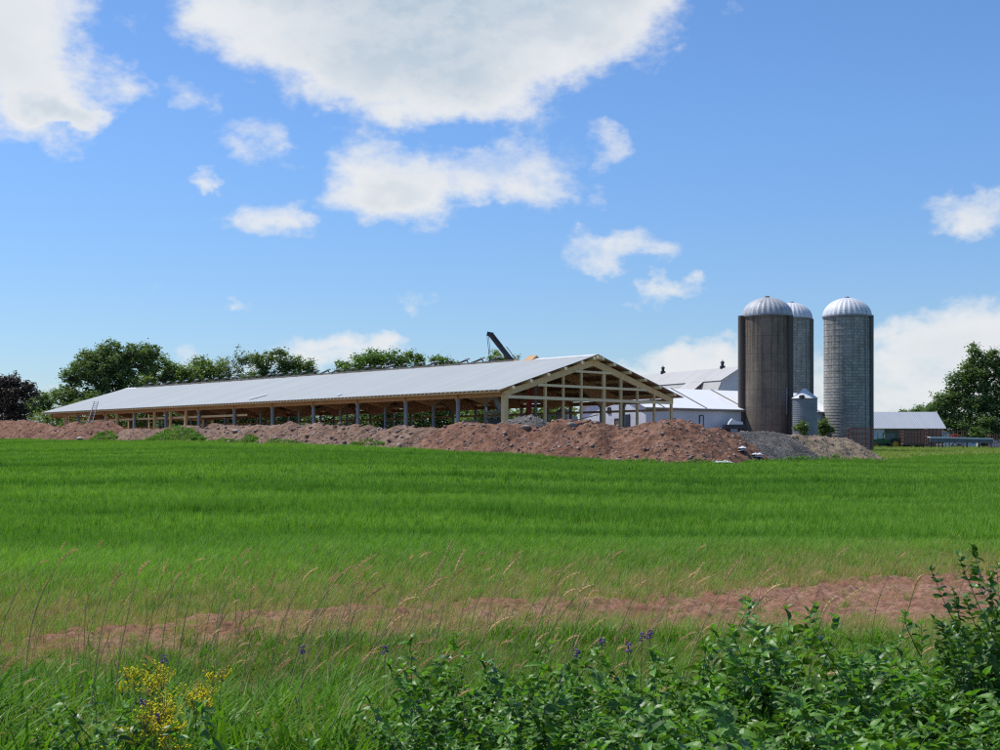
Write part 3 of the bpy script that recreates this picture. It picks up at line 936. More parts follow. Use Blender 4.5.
# weeds growing on the bank
mat_leaf('bank_weed', (.11, .25, .03), (.16, .30, .045), None, trans=.35, scale=.8)
def bank_weeds(name, boxes, n, label):
    Vs = []; Fs = []; off = 0
    for (x0, x1, y0, y1, m) in boxes:
        for _ in range(m):
            px = x0+(x1-x0)*rng.random(); t = rng.random()
            prof = 1-abs(2*(px-x0)/(x1-x0)-1.1)**1.6
            py = y1-(y1-y0)*t*max(prof, .1)
            p = march(px, py)
            V, Fc = blades(14, .6, .08, .32, .08, .8, 2, .1)
            Vs.append(V+p); Fs.append([f+off for f in Fc]); off += len(V)
    Q = np.concatenate([f[0] for f in Fs]); T = np.concatenate([f[1] for f in Fs])
    o = raw_obj(name, mk_mesh(name, np.concatenate(Vs), [Q, T], MATS['bank_weed']))
    tag(o, label, None, None, 'stuff')
bank_weeds('bank_weeds', [(148, 204, 427, 441, 420), (92, 118, 431, 440.5, 120), (242, 258, 435, 443, 60), (350, 385, 441, 446, 40), (210, 240, 440, 443, 30), (265, 300, 441, 444.5, 40), (740, 890, 458, 464.5, 160), (560, 735, 461, 467, 90)], 0, 'green weeds growing over the lower flank of the earth heaps')

# loose things on the heaps
def boulder(px, py, r, label, seed, name='boulder', mat='stone', cat='boulder', flat=1.):
    p = march(px, py); V, Fc = mkrock(r, 2, seed)
    V = V*np.array([1.3, 1, flat])
    o = raw_obj(name, mk_mesh(name, V+np.array([0, 0, r*.2]), Fc, MATS[mat]), loc=p)
    tag(o, label, cat)
boulder(572, 426, .30, 'dark boulder below the plank on the big red heap', 3)
boulder(526, 429, .36, 'pale boulder on the red heap left of the big gable heap', 5, mat='stone')
boulder(399, 425, .50, 'tilted brown slab of rock on the crest of the long stony heap', 8, mat='stone_red', flat=.6)
boulder(236, 432, .36, 'grey boulder half way up the brown rubble heap', 11)
boulder(246, 425.5, .32, 'small boulder standing on the crest of the brown rubble heap', 12)
boulder(316, 422.5, .34, 'light boulder on the first crest of the long stony heap', 14)
boulder(80, 439.6, .34, 'flat white stone at the field edge below the two topped heap', 17, mat='white_paint', flat=.5)
def debris(px, py, w, label, seed):
    p = march(px, py); R = np.random.default_rng(seed); n = 9
    X, Y = np.meshgrid(np.linspace(-w/2, w/2, n), np.linspace(-.45, .45, 6))
    Z = .12+.22*R.random(X.shape)*(1-np.abs(X/(w/2))**2)*(1-np.abs(Y/.5)**2)+.1
    V = np.stack([X+R.normal(0, .03, X.shape), Y, Z], -1).reshape(-1, 3)
    i = np.arange(5*n).reshape(5, n)[:, :-1].ravel(); Fq = np.stack([i, i+1, i+1+n, i+n], 1)
    nv = len(V); V2 = np.concatenate([V, V-np.array([0, 0, .2])])
    o = raw_obj('plastic_sheet', mk_mesh('plastic_sheet', V2, np.concatenate([Fq, Fq[:, ::-1]+nv]), MATS['plastic_white']), loc=p)
    tag(o, label, 'plastic sheet', 'white plastic litter at the foot of the heaps')
debris(722, 466.2, 1.7, 'long crumpled white plastic sheet at the foot of the pointed red heap', 1)
debris(742, 452, .6, 'small white plastic scrap half way up beside the tan slope', 2)
debris(757, 457.5, 1.0, 'crumpled white plastic at the foot between red earth and tan gravel', 3)
pa = march(588, 418.8); mb = MB(); q0 = np.array([(589-500)/F*114.2, 114.2, 0]); q0[2] = all_z(q0[0], q0[1])-.05
mb.beam(q0+np.array([-1.4, 0, .10]), q0+np.array([.75, -.1, .62]), .20, .07)
tag(mb.build('plank', MATS['timber_grey']), 'weathered plank sticking out of the crest of the big red heap', 'plank')

# ------------------------------------------------------------------ the timber barn
PAD = 4.0
def B(t, w, z): return np.array([.46-.681*t+.733*w, 130+.733*t+.681*w, z])
AX_T = np.array([-.681, .733, 0]); AX_W = np.array([.733, .681, 0])
WID = 23.7; HALF = WID/2; LEN = 94.
def rz(w): return 8.36+.294*(min(w, WID-w)+1.2)     # top of the roof sheets

mat_roof('roof_sheet', (.37, .39, .38), (.43, .445, .435), (-.681, .733), .31, .75, .0, spec=.12)
mat_roof('shed_roof', (.92, .92, .91), (.88, .88, .87), (.81, .59), .4, .55, 0, (.62, .60, .57))
mat_roof('old_roof', (.52, .50, .47), (.44, .42, .39), (-.48, .876), .35, .6, .0, (.36, .31, .26))
mat_roof('right_roof', (.50, .52, .54), (.44, .455, .47), (1., .1), .35, .5, .1, (.38, .36, .34))

mat_simple('chute_pale', (.50, .50, .50), (.38, .38, .38), 3, .5)
def build_barn():
    e = empty('timber_barn', B(LEN/2, HALF, PAD), 'long open sided timber barn under construction with a pale metal roof', 'barn')
    def P(name, mb, mat, **k): return mb.build(name, MATS[mat], e, **k)
    # roof sheets, ridge left open
    mb = MB(); mb.slab(B(-.7, -1.3, rz(-1.3)), B(-.7, 11.5, rz(11.5)), B(LEN+.7, 11.5, rz(11.5)), B(LEN+.7, -1.3, rz(-1.3)), .05)
    rf = P('roof', mb, 'roof_sheet')
    mb = MB(); mb.slab(B(LEN+.7, WID+1.3, rz(-1.3)), B(LEN+.7, WID-11.5, rz(11.5)), B(-.7, WID-11.5, rz(11.5)), B(-.7, WID+1.3, rz(-1.3)), .05)
    P('roof', mb, 'roof_sheet')
    # plywood deck under the sheets
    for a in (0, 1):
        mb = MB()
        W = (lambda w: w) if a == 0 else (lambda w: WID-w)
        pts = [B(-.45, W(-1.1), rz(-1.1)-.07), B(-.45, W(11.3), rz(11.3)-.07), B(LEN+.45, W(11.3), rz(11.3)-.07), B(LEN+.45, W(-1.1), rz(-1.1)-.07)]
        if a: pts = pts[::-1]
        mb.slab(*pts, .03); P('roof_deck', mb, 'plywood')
    # purlins
    for a in (0, 1):
        for w in (.35, 2.65, 4.95, 7.25, 9.55, 11.25):
            ww = w if a == 0 else WID-w
            z = rz(w)-.10-.16
            mb = MB(); mb.beam(B(-.95, ww, z), B(LEN+.6, ww, z), .22, .30); P('purlin', mb, 'pine_light')
    # rafters (deep laminated beams) on every frame
    frames = [0.]+[6.6+7.95*k for k in range(11)]+[LEN]
    for i, t in enumerate(frames):
        for a in (0, 1):
            W = (lambda w: w) if a == 0 else (lambda w: WID-w)
            dep = .62 if i == 0 else .78
            zt = lambda w: rz(w)-.42
            mb = MB()
            x0, x1 = -.25, HALF-.012
            th = .24
            out = [B(t-th/2, W(x0), zt(x0)), B(t-th/2, W(x1), zt(x1)), B(t-th/2, W(x1), zt(x1)-dep*1.1), B(t-th/2, W(x0), zt(x0)-dep*.9)]
            mb.prism(out, AX_T*th); P('rafter', mb, 'pine' if i == 0 else 'glulam')
            if i not in (0, len(frames)-1):
                # haunch deepening the beam over the inner post
                mb = MB(); wa, wb, wc = 3.6, 7.8, .6
                o2 = [B(t-.15, W(wc), zt(wc)-.5), B(t-.15, W(wb), zt(wb)-dep), B(t-.15, W(wa), zt(wa)-dep-1.25), B(t-.15, W(wa-.45), zt(wa)-dep-1.25)]
                mb.prism(o2, AX_T*.30); P('haunch', mb, 'glulam')
    # eave beams and dotted eave edge
    for w in (0, WID):
        mb = MB(); mb.beam(B(.1, w, 7.95), B(LEN, w, 7.95), .20, .42); P('eave_beam', mb, 'glulam')
    mb = MB()
    for t in np.arange(-.5, LEN+.5, .62):
        mb.beam(B(t, -1.36, rz(-1.36)-.13), B(t, -.2, rz(-.2)-.13), .09, .11, up=(0, 0, 1))
    P('eave_battens', mb, 'pine')
    mb = MB(); mb.beam(B(-.6, -1.22, rz(-1.22)-.22), B(LEN+.6, -1.22, rz(-1.22)-.22), .04, .10); P('fascia', mb, 'pine')
    # posts
    def post(t, w, z1, r, mat, rnd=True):
        mb = MB()
        if rnd: mb.tube([B(t, w, PAD-.4), B(t, w, z1)], r, 12)
        else: mb.beam(B(t, w, PAD-.4), B(t, w, z1), r*2, r*2, up=AX_T)
        P('post', mb, mat, smooth=rnd)
    for i, t in enumerate(frames[1:-1]):
        post(t, 0, 7.74, .20 if i < 7 else .17, 'post_grey')
        post(t, 3.6, rz(3.6)-2.2, .14, 'post_grey')
        post(t, WID-3.6, rz(3.6)-2.2, .14, 'post_grey')
        post(t, WID, 7.74, .17, 'post_grey')
        if i % 2 == 0: post(t, 10.4, rz(10.4)-1.15, .13, 'post_grey')
    post(0.02, -.02, 7.9, .24, 'pine', False); post(0.55, .35, 7.9, .12, 'pine', False)
    for px in (65, 67, 106, 117, 134, 154.5, 170.5, 186):
        p = (px-500)/F; t = (.46-130*p)/(.681+.733*p)
        if t < LEN: post(t, 0, 7.74, .13, 'pine', False)
    for px in (98, 102, 181, 203, 212):
        p = (px-500)/F; t = (.46+.733*WID-(130+.681*WID)*p)/(.681+.733*p)
        if t < LEN: post(t, WID, 7.74, .15, 'pine', False)
    for t0, t1, w, z in ((44, 86, 0.25, 6.95), (40, 94, WID-.25, 6.9), (0, 40, WID-.22, 7.0)):
        mb = MB(); mb.beam(B(t0, w, z), B(t1, w, z), .08, .24); P('girt', mb, 'pine')
    # gable: studs, girts
    def w_of(px):
        p = (px-500)/F; return (130*p-.46)/(.733-.681*p)
    for px, wd in ((545, .24), (563, .2), (581, .2), (603.5, .38), (620.5, .3), (637, .2), (654, .2), (671, .24)):
        w = w_of(px); zt = rz(w)-.42-.4
        mb = MB(); mb.beam(B(-.02, w, PAD-.4), B(-.02, w, zt), wd, .22, up=AX_T); P('stud', mb, 'pine')
    def zw(z):  # range of w where the underside of the rafter is above z
        w0 = (z+.42+.55-8.36)/.294-1.2
        return max(w0, .15), WID-max(w0, .15)
    for z, dz in ((7.72, .30), (8.95, .24), (10.45, .22)):
        a, b = zw(z); mb = MB(); mb.beam(B(-.18, a, z), B(-.18, b, z), .10, dz); P('girt', mb, 'pine_light')
    # far gable
    for w in (2.5, 5.5, 8.5, 11.85, 15.2, 18.2, 21.2):
        mb = MB(); mb.beam(B(LEN, w, PAD-.4), B(LEN, w, rz(w)-.9), .24, .22, up=AX_T); P('stud', mb, 'pine')
    for z in (6.3, 7.7):
        mb = MB(); mb.beam(B(LEN+.17, .1, z), B(LEN+.17, WID-.1, z), .08, .24); P('girt', mb, 'pine')
    # unfinished ridge: raised vent brackets along the opening
    for k in range(30):
        t = 13.5+2.55*k+rng.normal(0, .12)
        mb = MB(); z = rz(HALF)
        mb.beam(B(t+2.2, HALF-.1, z-.08), B(t, HALF-.1, z+.40), .16, .16)
        mb.beam(B(t+.1, HALF+.35, z-.2), B(t+.1, HALF-.1, z+.42), .09, .09); mb.beam(B(t+.9, HALF-.6, z-.2), B(t+.9, HALF-.1, z+.2), .09, .09)
        o = P('ridge_bracket', mb, 'dark_metal')
        mb = MB(); mb.beam(B(t-.32, HALF-.1, z+.50), B(t+.25, HALF-.1, z+.44), .26, .13); mb.build('cap_sheet', MATS['chute_pale'], o)
    for dz, w, m in ((-.02, HALF-.42, 'timber_grey'), (.02, HALF+.42, 'glulam')):
        mb = MB(); mb.beam(B(11, w, rz(HALF)+dz), B(91, w, rz(HALF)+dz), .1, .13); P('ridge_plate', mb, m)
    # finished stretches of ridge cap at both ends
    for t0, t1 in ((-.7, 8.5), (88, LEN+.7)):
        mb = MB(); z = rz(HALF)+.03
        mb.slab(B(t0, HALF-.7, rz(HALF-.7)+.03), B(t0, HALF, z), B(t1, HALF, z), B(t1, HALF-.7, rz(HALF-.7)+.03), .03)
        mb.slab(B(t1, HALF+.7, rz(HALF-.7)+.03), B(t1, HALF, z), B(t0, HALF, z), B(t0, HALF+.7, rz(HALF-.7)+.03), .03)
        P('ridge_cap', mb, 'white_paint')
    # ridge beam end
    mb = MB(); mb.beam(B(-1.0, HALF, rz(HALF)-.3), B(LEN+.6, HALF, rz(HALF)-.3), .55, .34); P('ridge_beam', mb, 'pine_light')
    # little plywood gable on the ridge
    mb = MB(); z = rz(HALF)-.02
    mb.prism([B(7.9, HALF-.8, z-.25), B(7.9, HALF+.8, z-.2), B(7.9, HALF, z+.38)], AX_T*1.2); P('ridge_hood', mb, 'glulam')
    # bright sheets lying on the slope
    for (pxa, ya, pxb, yb, wd) in ((249, 399.4, 267, 394.8, .55), (337, 395.8, 341.5, 394.2, .4)):
        def on_roof(px, py):
            for d in np.arange(125, 215, .1):
                p = at(px, py, d)
                # barn coordinates
                v = p[:2]-np.array([.46, 130]); w = v[0]*.733+v[1]*.681
                if p[2] <= rz(w)+.05 and -1.3 < w < HALF: return p
            return p
        a, b = on_roof(pxa, ya), on_roof(pxb, yb)
        mb = MB(); rn = np.array([-.294*.733, -.294*.681, 1.]); mb.beam(a+rn*.07, b+rn*.07, wd, .03, up=rn); P('loose_sheet', mb, 'plastic_white')
    return e
build_barn()

# ------------------------------------------------------------------ silos
def silo(px, row_dome, row_top, wpx, depth, mat, domemat, label, chutes, hoops=True, name='silo'):
    x = (px-500)/F*depth; r = wpx/2/F*depth; z0 = min(PAD-.2, float(ground_z(x, depth))-.1)
    zt = EYE+(HY-row_dome)/F*depth; zd = EYE+(HY-row_top)/F*depth
    e = empty(name, (x, depth, z0), label, 'silo', 'concrete farm silos')
    mb = MB(); H = zt-z0
    mb.lathe((x, depth, z0), [(r, z) for z in np.linspace(0, H, 24)], 64)
    b = mb.build('wall', MATS[mat], e, smooth=True)
    mb = MB()
    mb.lathe((x, depth, z0), [((r+.14)*cos(a)+.0, H+(zd-zt)*sin(a)) for a in np.linspace(0, pi/2-.02, 12)], 56, .018)
    d = mb.build('dome', MATS[domemat], e)
    mb = MB(); mb.lathe((x, depth, z0), [(r+.16, H-.12), (r+.20, H-.1), (r+.20, H+.1), (r+.15, H+.12)], 56); mb.build('eave_ring', MATS['steel_grey'], e)
    mb = MB(); mb.lathe((x, depth, zd), [(.35, -.05), (.3, .14), (.05, .2)], 12); mb.build('vent_cap', MATS['rust' if mat == 'concrete_dark' else 'steel_grey'], d)
    if hoops:
        mb = MB(); z = .4
        while z < H-.3:
            mb.lathe((x, depth, z0), [(r+.005, z-.02), (r+.03, z-.012), (r+.03, z+.012), (r+.005, z+.02)], 48)
            z += .38 if z < H*.45 else .76
        mb.build('hoops', MATS['steel_grey'], e)
    for (ang, rad, za, zb, m, nm) in chutes:
        mb = MB(); cx = x+(r+rad*.55)*cos(ang); cy = depth+(r+rad*.55)*sin(ang)
        mb.tube([(cx, cy, z0+za), (cx, cy, z0+H+zb)], rad, 12); mb.build(nm, MATS[m], e, smooth=True)
    return e, x, r, z0, H
mat_simple('chute_brown', (.12, .10, .085), (.08, .07, .06), 1, .8, stretch=(1, 1, .1))
R_ = radians
mat_simple('chute_grey', (.17, .17, .155), (.12, .12, .11), 1, .8, stretch=(1, 1, .1))
silo(767.3, 316.5, 297.5, 47.6, 175, 'concrete_dark', 'dome_metal', 'brown streaked concrete silo with a ribbed metal dome, nearest of the silos',
     [(R_(184), .48, 2.2, .05, 'chute_brown', 'chute'), (R_(-38), .36, 0, -.1, 'chute_brown', 'chute'), (R_(-50), .10, 3.5, -9, 'steel_grey', 'fill_pipe')], hoops=False)
silo(792, 319.5, 302.7, 38.4, 221, 'concrete_stave', 'dome_white', 'grey block silo with white dome, standing partly behind the brown silo',
     [(R_(-30), .30, 0, -.1, 'chute_grey', 'chute'), (R_(-55), .09, 0, -.3, 'steel_grey', 'fill_pipe')])
silo(847, 317, 298, 45.6, 183, 'concrete_stave', 'dome_white', 'freestanding grey block silo with white dome beside the rusty rack',
     [(R_(-26), .30, 0, .1, 'chute_grey', 'chute'), (R_(-52), .10, 0, .6, 'steel_grey', 'fill_pipe')])

def bin_(px, ytip, yeave, wpx, depth, label, z0=PAD-.1, name='grain_bin', mat='bin_steel'):
    x = (px-500)/F*depth; r = wpx/2/F*depth
    e = empty(name, (x, depth, z0), label, 'grain bin')
    ze = EYE+(HY-yeave)/F*depth; zt = EYE+(HY-ytip)/F*depth; mb = MB(); n = int((ze-z0)/.25)*2
    mb.lathe((x, depth, z0), [(r+(.02 if i % 2 else 0), (ze-z0)*i/n) for i in range(n+1)], 32); mb.build('wall', MATS[mat], e)
    mb = MB(); mb.lathe((x, depth, ze), [(r+.12, -.04), (.28, zt-ze-.1), (.28, zt-ze), (.02, zt-ze+.05)], 24, .02); mb.build('roof', MATS['white_paint'], e)
    return e, x, r
mat_simple('bin_steel', (.24, .27, .29), (.18, .205, .22), .8, .55, .1)
eb, bx, br = bin_(804.5, 389, 398.3, 25, 171, 'round ribbed steel grain bin with cone roof between the silos')
mb = MB(); mb.tube([(bx-.45, 171-br*.9, 9.35), (bx-.85, 171-br-.1, 9.3)], .26, 10); mb.build('hatch', MATS['dark_metal'], eb)
bin_(563, 407.5, 411.5, 13.5, 158, 'small steel tank with white cone top seen through the barn gable', name='feed_tank', mat='off_white_wall')

# ------------------------------------------------------------------ white roofed shed
def build_shed():
    o = np.array([17.2, 165.]); u = np.array([.81, .59]); u /= np.linalg.norm(u); v = np.array([-u[1], u[0]])
    def S(a, b, z): q = o+u*a+v*b; return np.array([q[0], q[1], z])
    e = empty('shed', S(17, 6, PAD), 'long low shed with bright white roof and grey wall behind the red heaps', 'shed')
    L = 33.; W = 12.; ez = 8.1; rzz = 10.64
    mb = MB(); mb.prism([S(0, 0, PAD-.3), S(L, 0, PAD-.3), S(L, 0, ez-.06), S(0, 0, ez-.06)], np.array([*(v*.2), 0])); mb.build('wall', MATS['off_white_wall'], e)
    mb = MB(); mb.prism([S(0, .2, PAD-.3), S(0, W, PAD-.3), S(0, W, ez-.06), S(0, W/2, rzz-.1), S(0, .2, ez-.0)], np.array([*(u*.2), 0])); mb.build('gable_wall', MATS['white_wall_stained'], e)
    mb = MB(); mb.prism([S(L, .2, PAD-.3), S(L, W, PAD-.3), S(L, W, ez-.06), S(L, W/2, rzz-.1), S(L, .2, ez-.0)], np.array([*(u*-.2), 0])); mb.build('gable_wall', MATS['white_wall_stained'], e)
    mb = MB(); mb.prism([S(.2, W-.2, PAD-.3), S(L-.2, W-.2, PAD-.3), S(L-.2, W-.2, ez-.1), S(.2, W-.2, ez-.1)], np.array([*(v*.2), 0])); mb.build('wall', MATS['off_white_wall'], e)
    sl = (rzz-ez)/(W/2)
    mb = MB(); mb.slab(S(-.4, -.35, ez-.35*sl), S(L+.4, -.35, ez-.35*sl), S(L+.4, W/2, rzz), S(-.4, W/2, rzz), .07); r1 = mb.build('roof', MATS['shed_roof'], e)
    mb = MB(); mb.slab(S(L+.4, W+.35, ez-.35*sl), S(-.4, W+.35, ez-.35*sl), S(-.4, W/2, rzz), S(L+.4, W/2, rzz), .07); mb.build('roof', MATS['shed_roof'], e)
    for a in (2.6, 9.6, 16.6, 23.4, 30.):
        mb = MB(); mb.beam(S(a, -.30, ez-.3*sl+.04), S(a, W/2, rzz+.05), .24, .06); mb.build('seam', MATS['timber_grey'], r1)
    mb = MB(); mb.beam(S(-.4, -.37, ez-.36), S(L+.4, -.37, ez-.36), .05, .16); mb.build('fascia', MATS['timber_grey'], e)
    # windows: front wall window, gable windows, door
    def win(a, z, w, h, wall='front', mat='white_wall_stained'):
        if wall == 'front': p = S(a, -.03, z); n = np.array([*u, 0])
        else: p = S(-.03, a, z); n = np.array([*v, 0])
        fr = MB()
        for s_ in (-1, 1):
            fr.beam(p+n*s_*w/2-np.array([0, 0, h/2]), p+n*s_*w/2+np.array([0, 0, h/2]), .12, .12, up=n)
            fr.beam(p-n*w/2+np.array([0, 0, s_*h/2]), p+n*w/2+np.array([0, 0, s_*h/2]), .12, .12)
        fo = fr.build('window', MATS['dark_metal'], e)
        q = MB(); q.beam(p-n*(w/2-.06)+(n*0), p+n*(w/2-.06), .04, h-.12); q.build('pane', MATS[mat], fo)
    win(9.0, 6.3, .62, 1.6)
    win(5.1, 6.05, .9, 1.2, 'gable', 'brown_wall'); win(6.6, 7.7, .5, .7, 'gable', 'window_dark')
    mb = MB(); mb.beam(S(-.04, 3.9, PAD), S(-.04, 3.9, 7.2), .10, .10); mb.beam(S(-.04, 2.9, PAD), S(-.04, 2.9, 7.2), .10, .10); mb.beam(S(-.02, 3.4, PAD), S(-.02, 3.4, 7.15), .9, .04, up=np.array([*u, 0])); mb.build('door', MATS['dark_metal'], e)
build_shed()

# ------------------------------------------------------------------ old gambrel barn
def build_gambrel():
    o = np.array([36.9, 214.5]); u = np.array([-.48, .876]); u /= np.linalg.norm(u); v = np.array([-u[1], u[0]])  # v = toward camera-left
    def G(a, b, z): q = o+u*a+v*b; return np.array([q[0], q[1], z])
    if v[1] > 0: v = -v
    e = empty('gambrel_barn', G(15, 0, PAD), 'old grey barn with broken pitched roof and two ridge vents behind the shed', 'barn')
    L = 34.; rt = 15.9
    prof = [(0, rt), (3.9, rt-2.15), (5.9, rt-6.2)]
    for s in (1, -1):
        for (b0, z0), (b1, z1) in zip(prof[:-1], prof[1:]):
            mb = MB(); ext = .25 if b0 == 0 else 0
            pts = [G(-.4, s*b0, z0), G(-.4, s*(b1+ext), z1-ext*.5), G(L, s*(b1+ext), z1-ext*.5), G(L, s*b0, z0)]
            if s < 0: pts = pts[::-1]
            mb.slab(*pts[::-1], .08); mb.build('roof', MATS['old_roof'], e)
    for a in (.1, L-.3):
        mb = MB(); mb.prism([G(a, -5.7, PAD-.3), G(a, 5.7, PAD-.3), G(a, 5.7, rt-6.2), G(a, 3.8, rt-2.3), G(a, 0, rt-.15), G(a, -3.8, rt-2.3), G(a, -5.7, rt-6.2)], np.array([*(u*.2), 0])); mb.build('gable_wall', MATS['off_white_wall'], e)
    for s in (1, -1):
        mb = MB(); mb.prism([G(.3, s*5.7, PAD-.3), G(L-.3, s*5.7, PAD-.3), G(L-.3, s*5.7, rt-6.2), G(.3, s*5.7, rt-6.2)], np.array([*(v*-s*.2), 0])); mb.build('wall', MATS['off_white_wall'], e)
    # dormer hood over the loft opening on the lower slope
    def ridge_a(px):
        p = (px-500)/F; return (o[0]-p*o[1])/(p*u[1]-u[0])
    a0, a1 = ridge_a(705)-5.0, ridge_a(705)-.6
    mb = MB()
    mb.slab(G(a0, 3.6, rt-1.9), G(a0, 6.4, rt-3.9), G(a1, 6.4, rt-3.9), G(a1, 3.6, rt-1.9), -.10)
    h = mb.build('dormer_roof', MATS['old_roof'], e)
    mb = MB(); mb.prism([G(a0+.2, 3.9, rt-2.35), G(a0+.2, 6.1, rt-3.9), G(a0+.2, 5.9, rt-6.), G(a0+.2, 5.5, rt-6.)], np.array([*(u*.1), 0]))
    mb.prism([G(a1-.2, 3.9, rt-2.35), G(a1-.2, 6.1, rt-3.9), G(a1-.2, 5.9, rt-6.), G(a1-.2, 5.5, rt-6.)], np.array([*(u*.1), 0]))
    mb.build('dormer_cheek', MATS['brown_wall'], e)
    for px in (663, 722.5):
        a = ridge_a(px); mb = MB(); q = G(a, 0, rt)
        mb.beam(q+np.array([0, 0, -.1]), q+np.array([0, 0, .30]), .75, .75); mb.tube([q+np.array([0, 0, .28]), q+np.array([0, 0, .8])], .24, 10)
        mb.lathe(q, [(.36, .78), (.34, .9), (.05, 1.12), (.04, 1.3)], 12)
        mb.build('roof_vent', MATS['dark_metal'], e)
build_gambrel()

# white tarped thing at the foot of the brown silo
mb = MB(); c = at(735.5, 423, 170); mb.prism([c+np.array([-.95, 0, -.45]), c+np.array([.95, 0, -.3]), c+np.array([.9, 0, .12]), c+np.array([.1, 0, .25]), c+np.array([-.35, 0, .55]), c+np.array([-.7, 0, .1])], (0, 1.4, 0))
o = mb.build('white_tarp', MATS['plastic_white'], None); tag(o, 'white tarp bundle at the left foot of the brown silo', 'tarp')
mb = MB(); c2 = at(735.5, 426.5, 170); mb.beam((c2[0]-1.3, 170.7, c2[2]-.02), (c2[0]+1.2, 170.7, c2[2]-.02), 1.6, .5); mb.beam((c2[0]-1.1, 170.7, PAD-.2), (c2[0]-1.1, 170.7, c2[2]-.2), 1.2, .3); mb.beam((c2[0]+1.0, 170.7, PAD-.2), (c2[0]+1.0, 170.7, c2[2]-.2), 1.2, .3)
tag(mb.build('feed_trough', MATS['dark_metal']), 'dark trough carrying the white tarp beside the brown silo', 'trough')

# ------------------------------------------------------------------ barns at the right
def simple_barn(name, c0, u, L, W, ez, rh, z0, roofmat, wallmat, gmat, label, over=.4):
    u = np.array(u, float); u /= np.linalg.norm(u); v = np.array([-u[1], u[0]])
    def S(a, b, z): q = np.array(c0)+u*a+v*b; return np.array([q[0], q[1], z])
    e = empty(name, S(L/2, W/2, z0), label, 'barn')
    for b in (0, W-.2):
        mb = MB(); mb.prism([S(0, b, z0-.4), S(L, b, z0-.4), S(L, b, ez-.08), S(0, b, ez-.08)], np.array([*(v*.2), 0])); mb.build('wall', MATS[wallmat], e)
    for a in (0.02, L-.22):
        mb = MB(); mb.prism([S(a, .2, z0-.4), S(a, W-.2, z0-.4), S(a, W-.2, ez-.06), S(a, W/2, rh-.12), S(a, .2, ez-.06)], np.array([*(u*.2), 0])); mb.build('gable_wall', MATS[gmat], e)
    sl = (rh-ez)/(W/2)
    mb = MB(); mb.slab(S(-over, -over, ez-over*sl), S(L+over, -over, ez-over*sl), S(L+over, W/2, rh), S(-over, W/2, rh), .08); mb.build('roof', MATS[roofmat], e)
    mb = MB(); mb.slab(S(L+over, W+over, ez-over*sl), S(-over, W+over, ez-over*sl), S(-over, W/2, rh), S(L+over, W/2, rh), .08); mb.build('roof', MATS[roofmat], e)
    return e, S
e1, S1 = simple_barn('barn', (60.5, 232.5), (1, .02), 13.2, 9, 6.95, 9.6, 3.2, 'right_roof', 'off_white_wall', 'brown_wall', 'low barn with pale metal roof right of the freestanding silo')
mb = MB(); mb.beam(S1(8.1, -.06, 3), S1(8.1, -.06, 6.6), 9.6*.99, .08, up=(0, 1, 0)); mb.build('boarded_wall', MATS['brown_wall'], e1)
e2, S2 = simple_barn('barn', (71.2, 262), (-.26, .96), 16, 7.5, 9.4, 11.3, 3.2, 'right_roof', 'brown_wall', 'steel_grey', 'small grey gabled barn peeping over the low metal roofed barn', .3)
simple_barn('house', at(36, 420.5, 236)[:2], (1, .3), 8, 7, 7.3, 8.9, 4.0, 'green_roof' if 'green_roof' in MATS else 'right_roof', 'off_white_wall', 'off_white_wall', 'low house with dull grey roof between the two big left trees')
MATS_house = None
for px, py, label in ((957, 430, 'white farm house corner glimpsed left of the big tree trunk'), (1000, 428, 'white house glimpsed right of the big tree trunk')):
    c = at(px, py, 300); simple_barn('house', (c[0]-3, 300), (1, 0), 7, 6, c[2]+.3, c[2]+2.2, 4.0, 'right_roof', 'white_paint', 'white_paint', label)

# ------------------------------------------------------------------ tractor
def wheel(e, c, r, w, name='wheel'):
    """axle along y"""
    mb = MB(); n = 28
    def ring(prof):
        vs = []; fs = []
        for (rr, yy) in prof:
            for k in range(n): a = 2*pi*k/n; vs.append((c[0]+rr*cos(a), c[1]+yy, c[2]+rr*sin(a)))
        m = len(prof)
        for i in range(m-1):
            for k in range(n): fs.append((i*n+k, i*n+(k+1) % n, (i+1)*n+(k+1) % n, (i+1)*n+k))
        return vs, fs
    mb.add(*ring([(r*.62, -w/2), (r*.9, -w/2), (r, -w*.35), (r, w*.35), (r*.9, w/2), (r*.62, w/2)]))
    for k in range(18):
        a = 2*pi*k/18; mb.beam((c[0]+r*1.0*cos(a), c[1]-w*.45, c[2]+r*sin(a)), (c[0]+r*1.0*cos(a+.12), c[1]+w*.45, c[2]+r*sin(a+.12)), .06, .06)
    t = mb.build(name, MATS['rubber'], e)
    mb = MB(); mb.add(*ring([(.02, -w*.30), (r*.3, -w*.30), (r*.5, -w*.2), (r*.62, -w/2-.01), (r*.64, -w*.1), (r*.64, w*.4), (.02, w*.3)])); mb.build('rim', MATS['yellow_paint'], t)
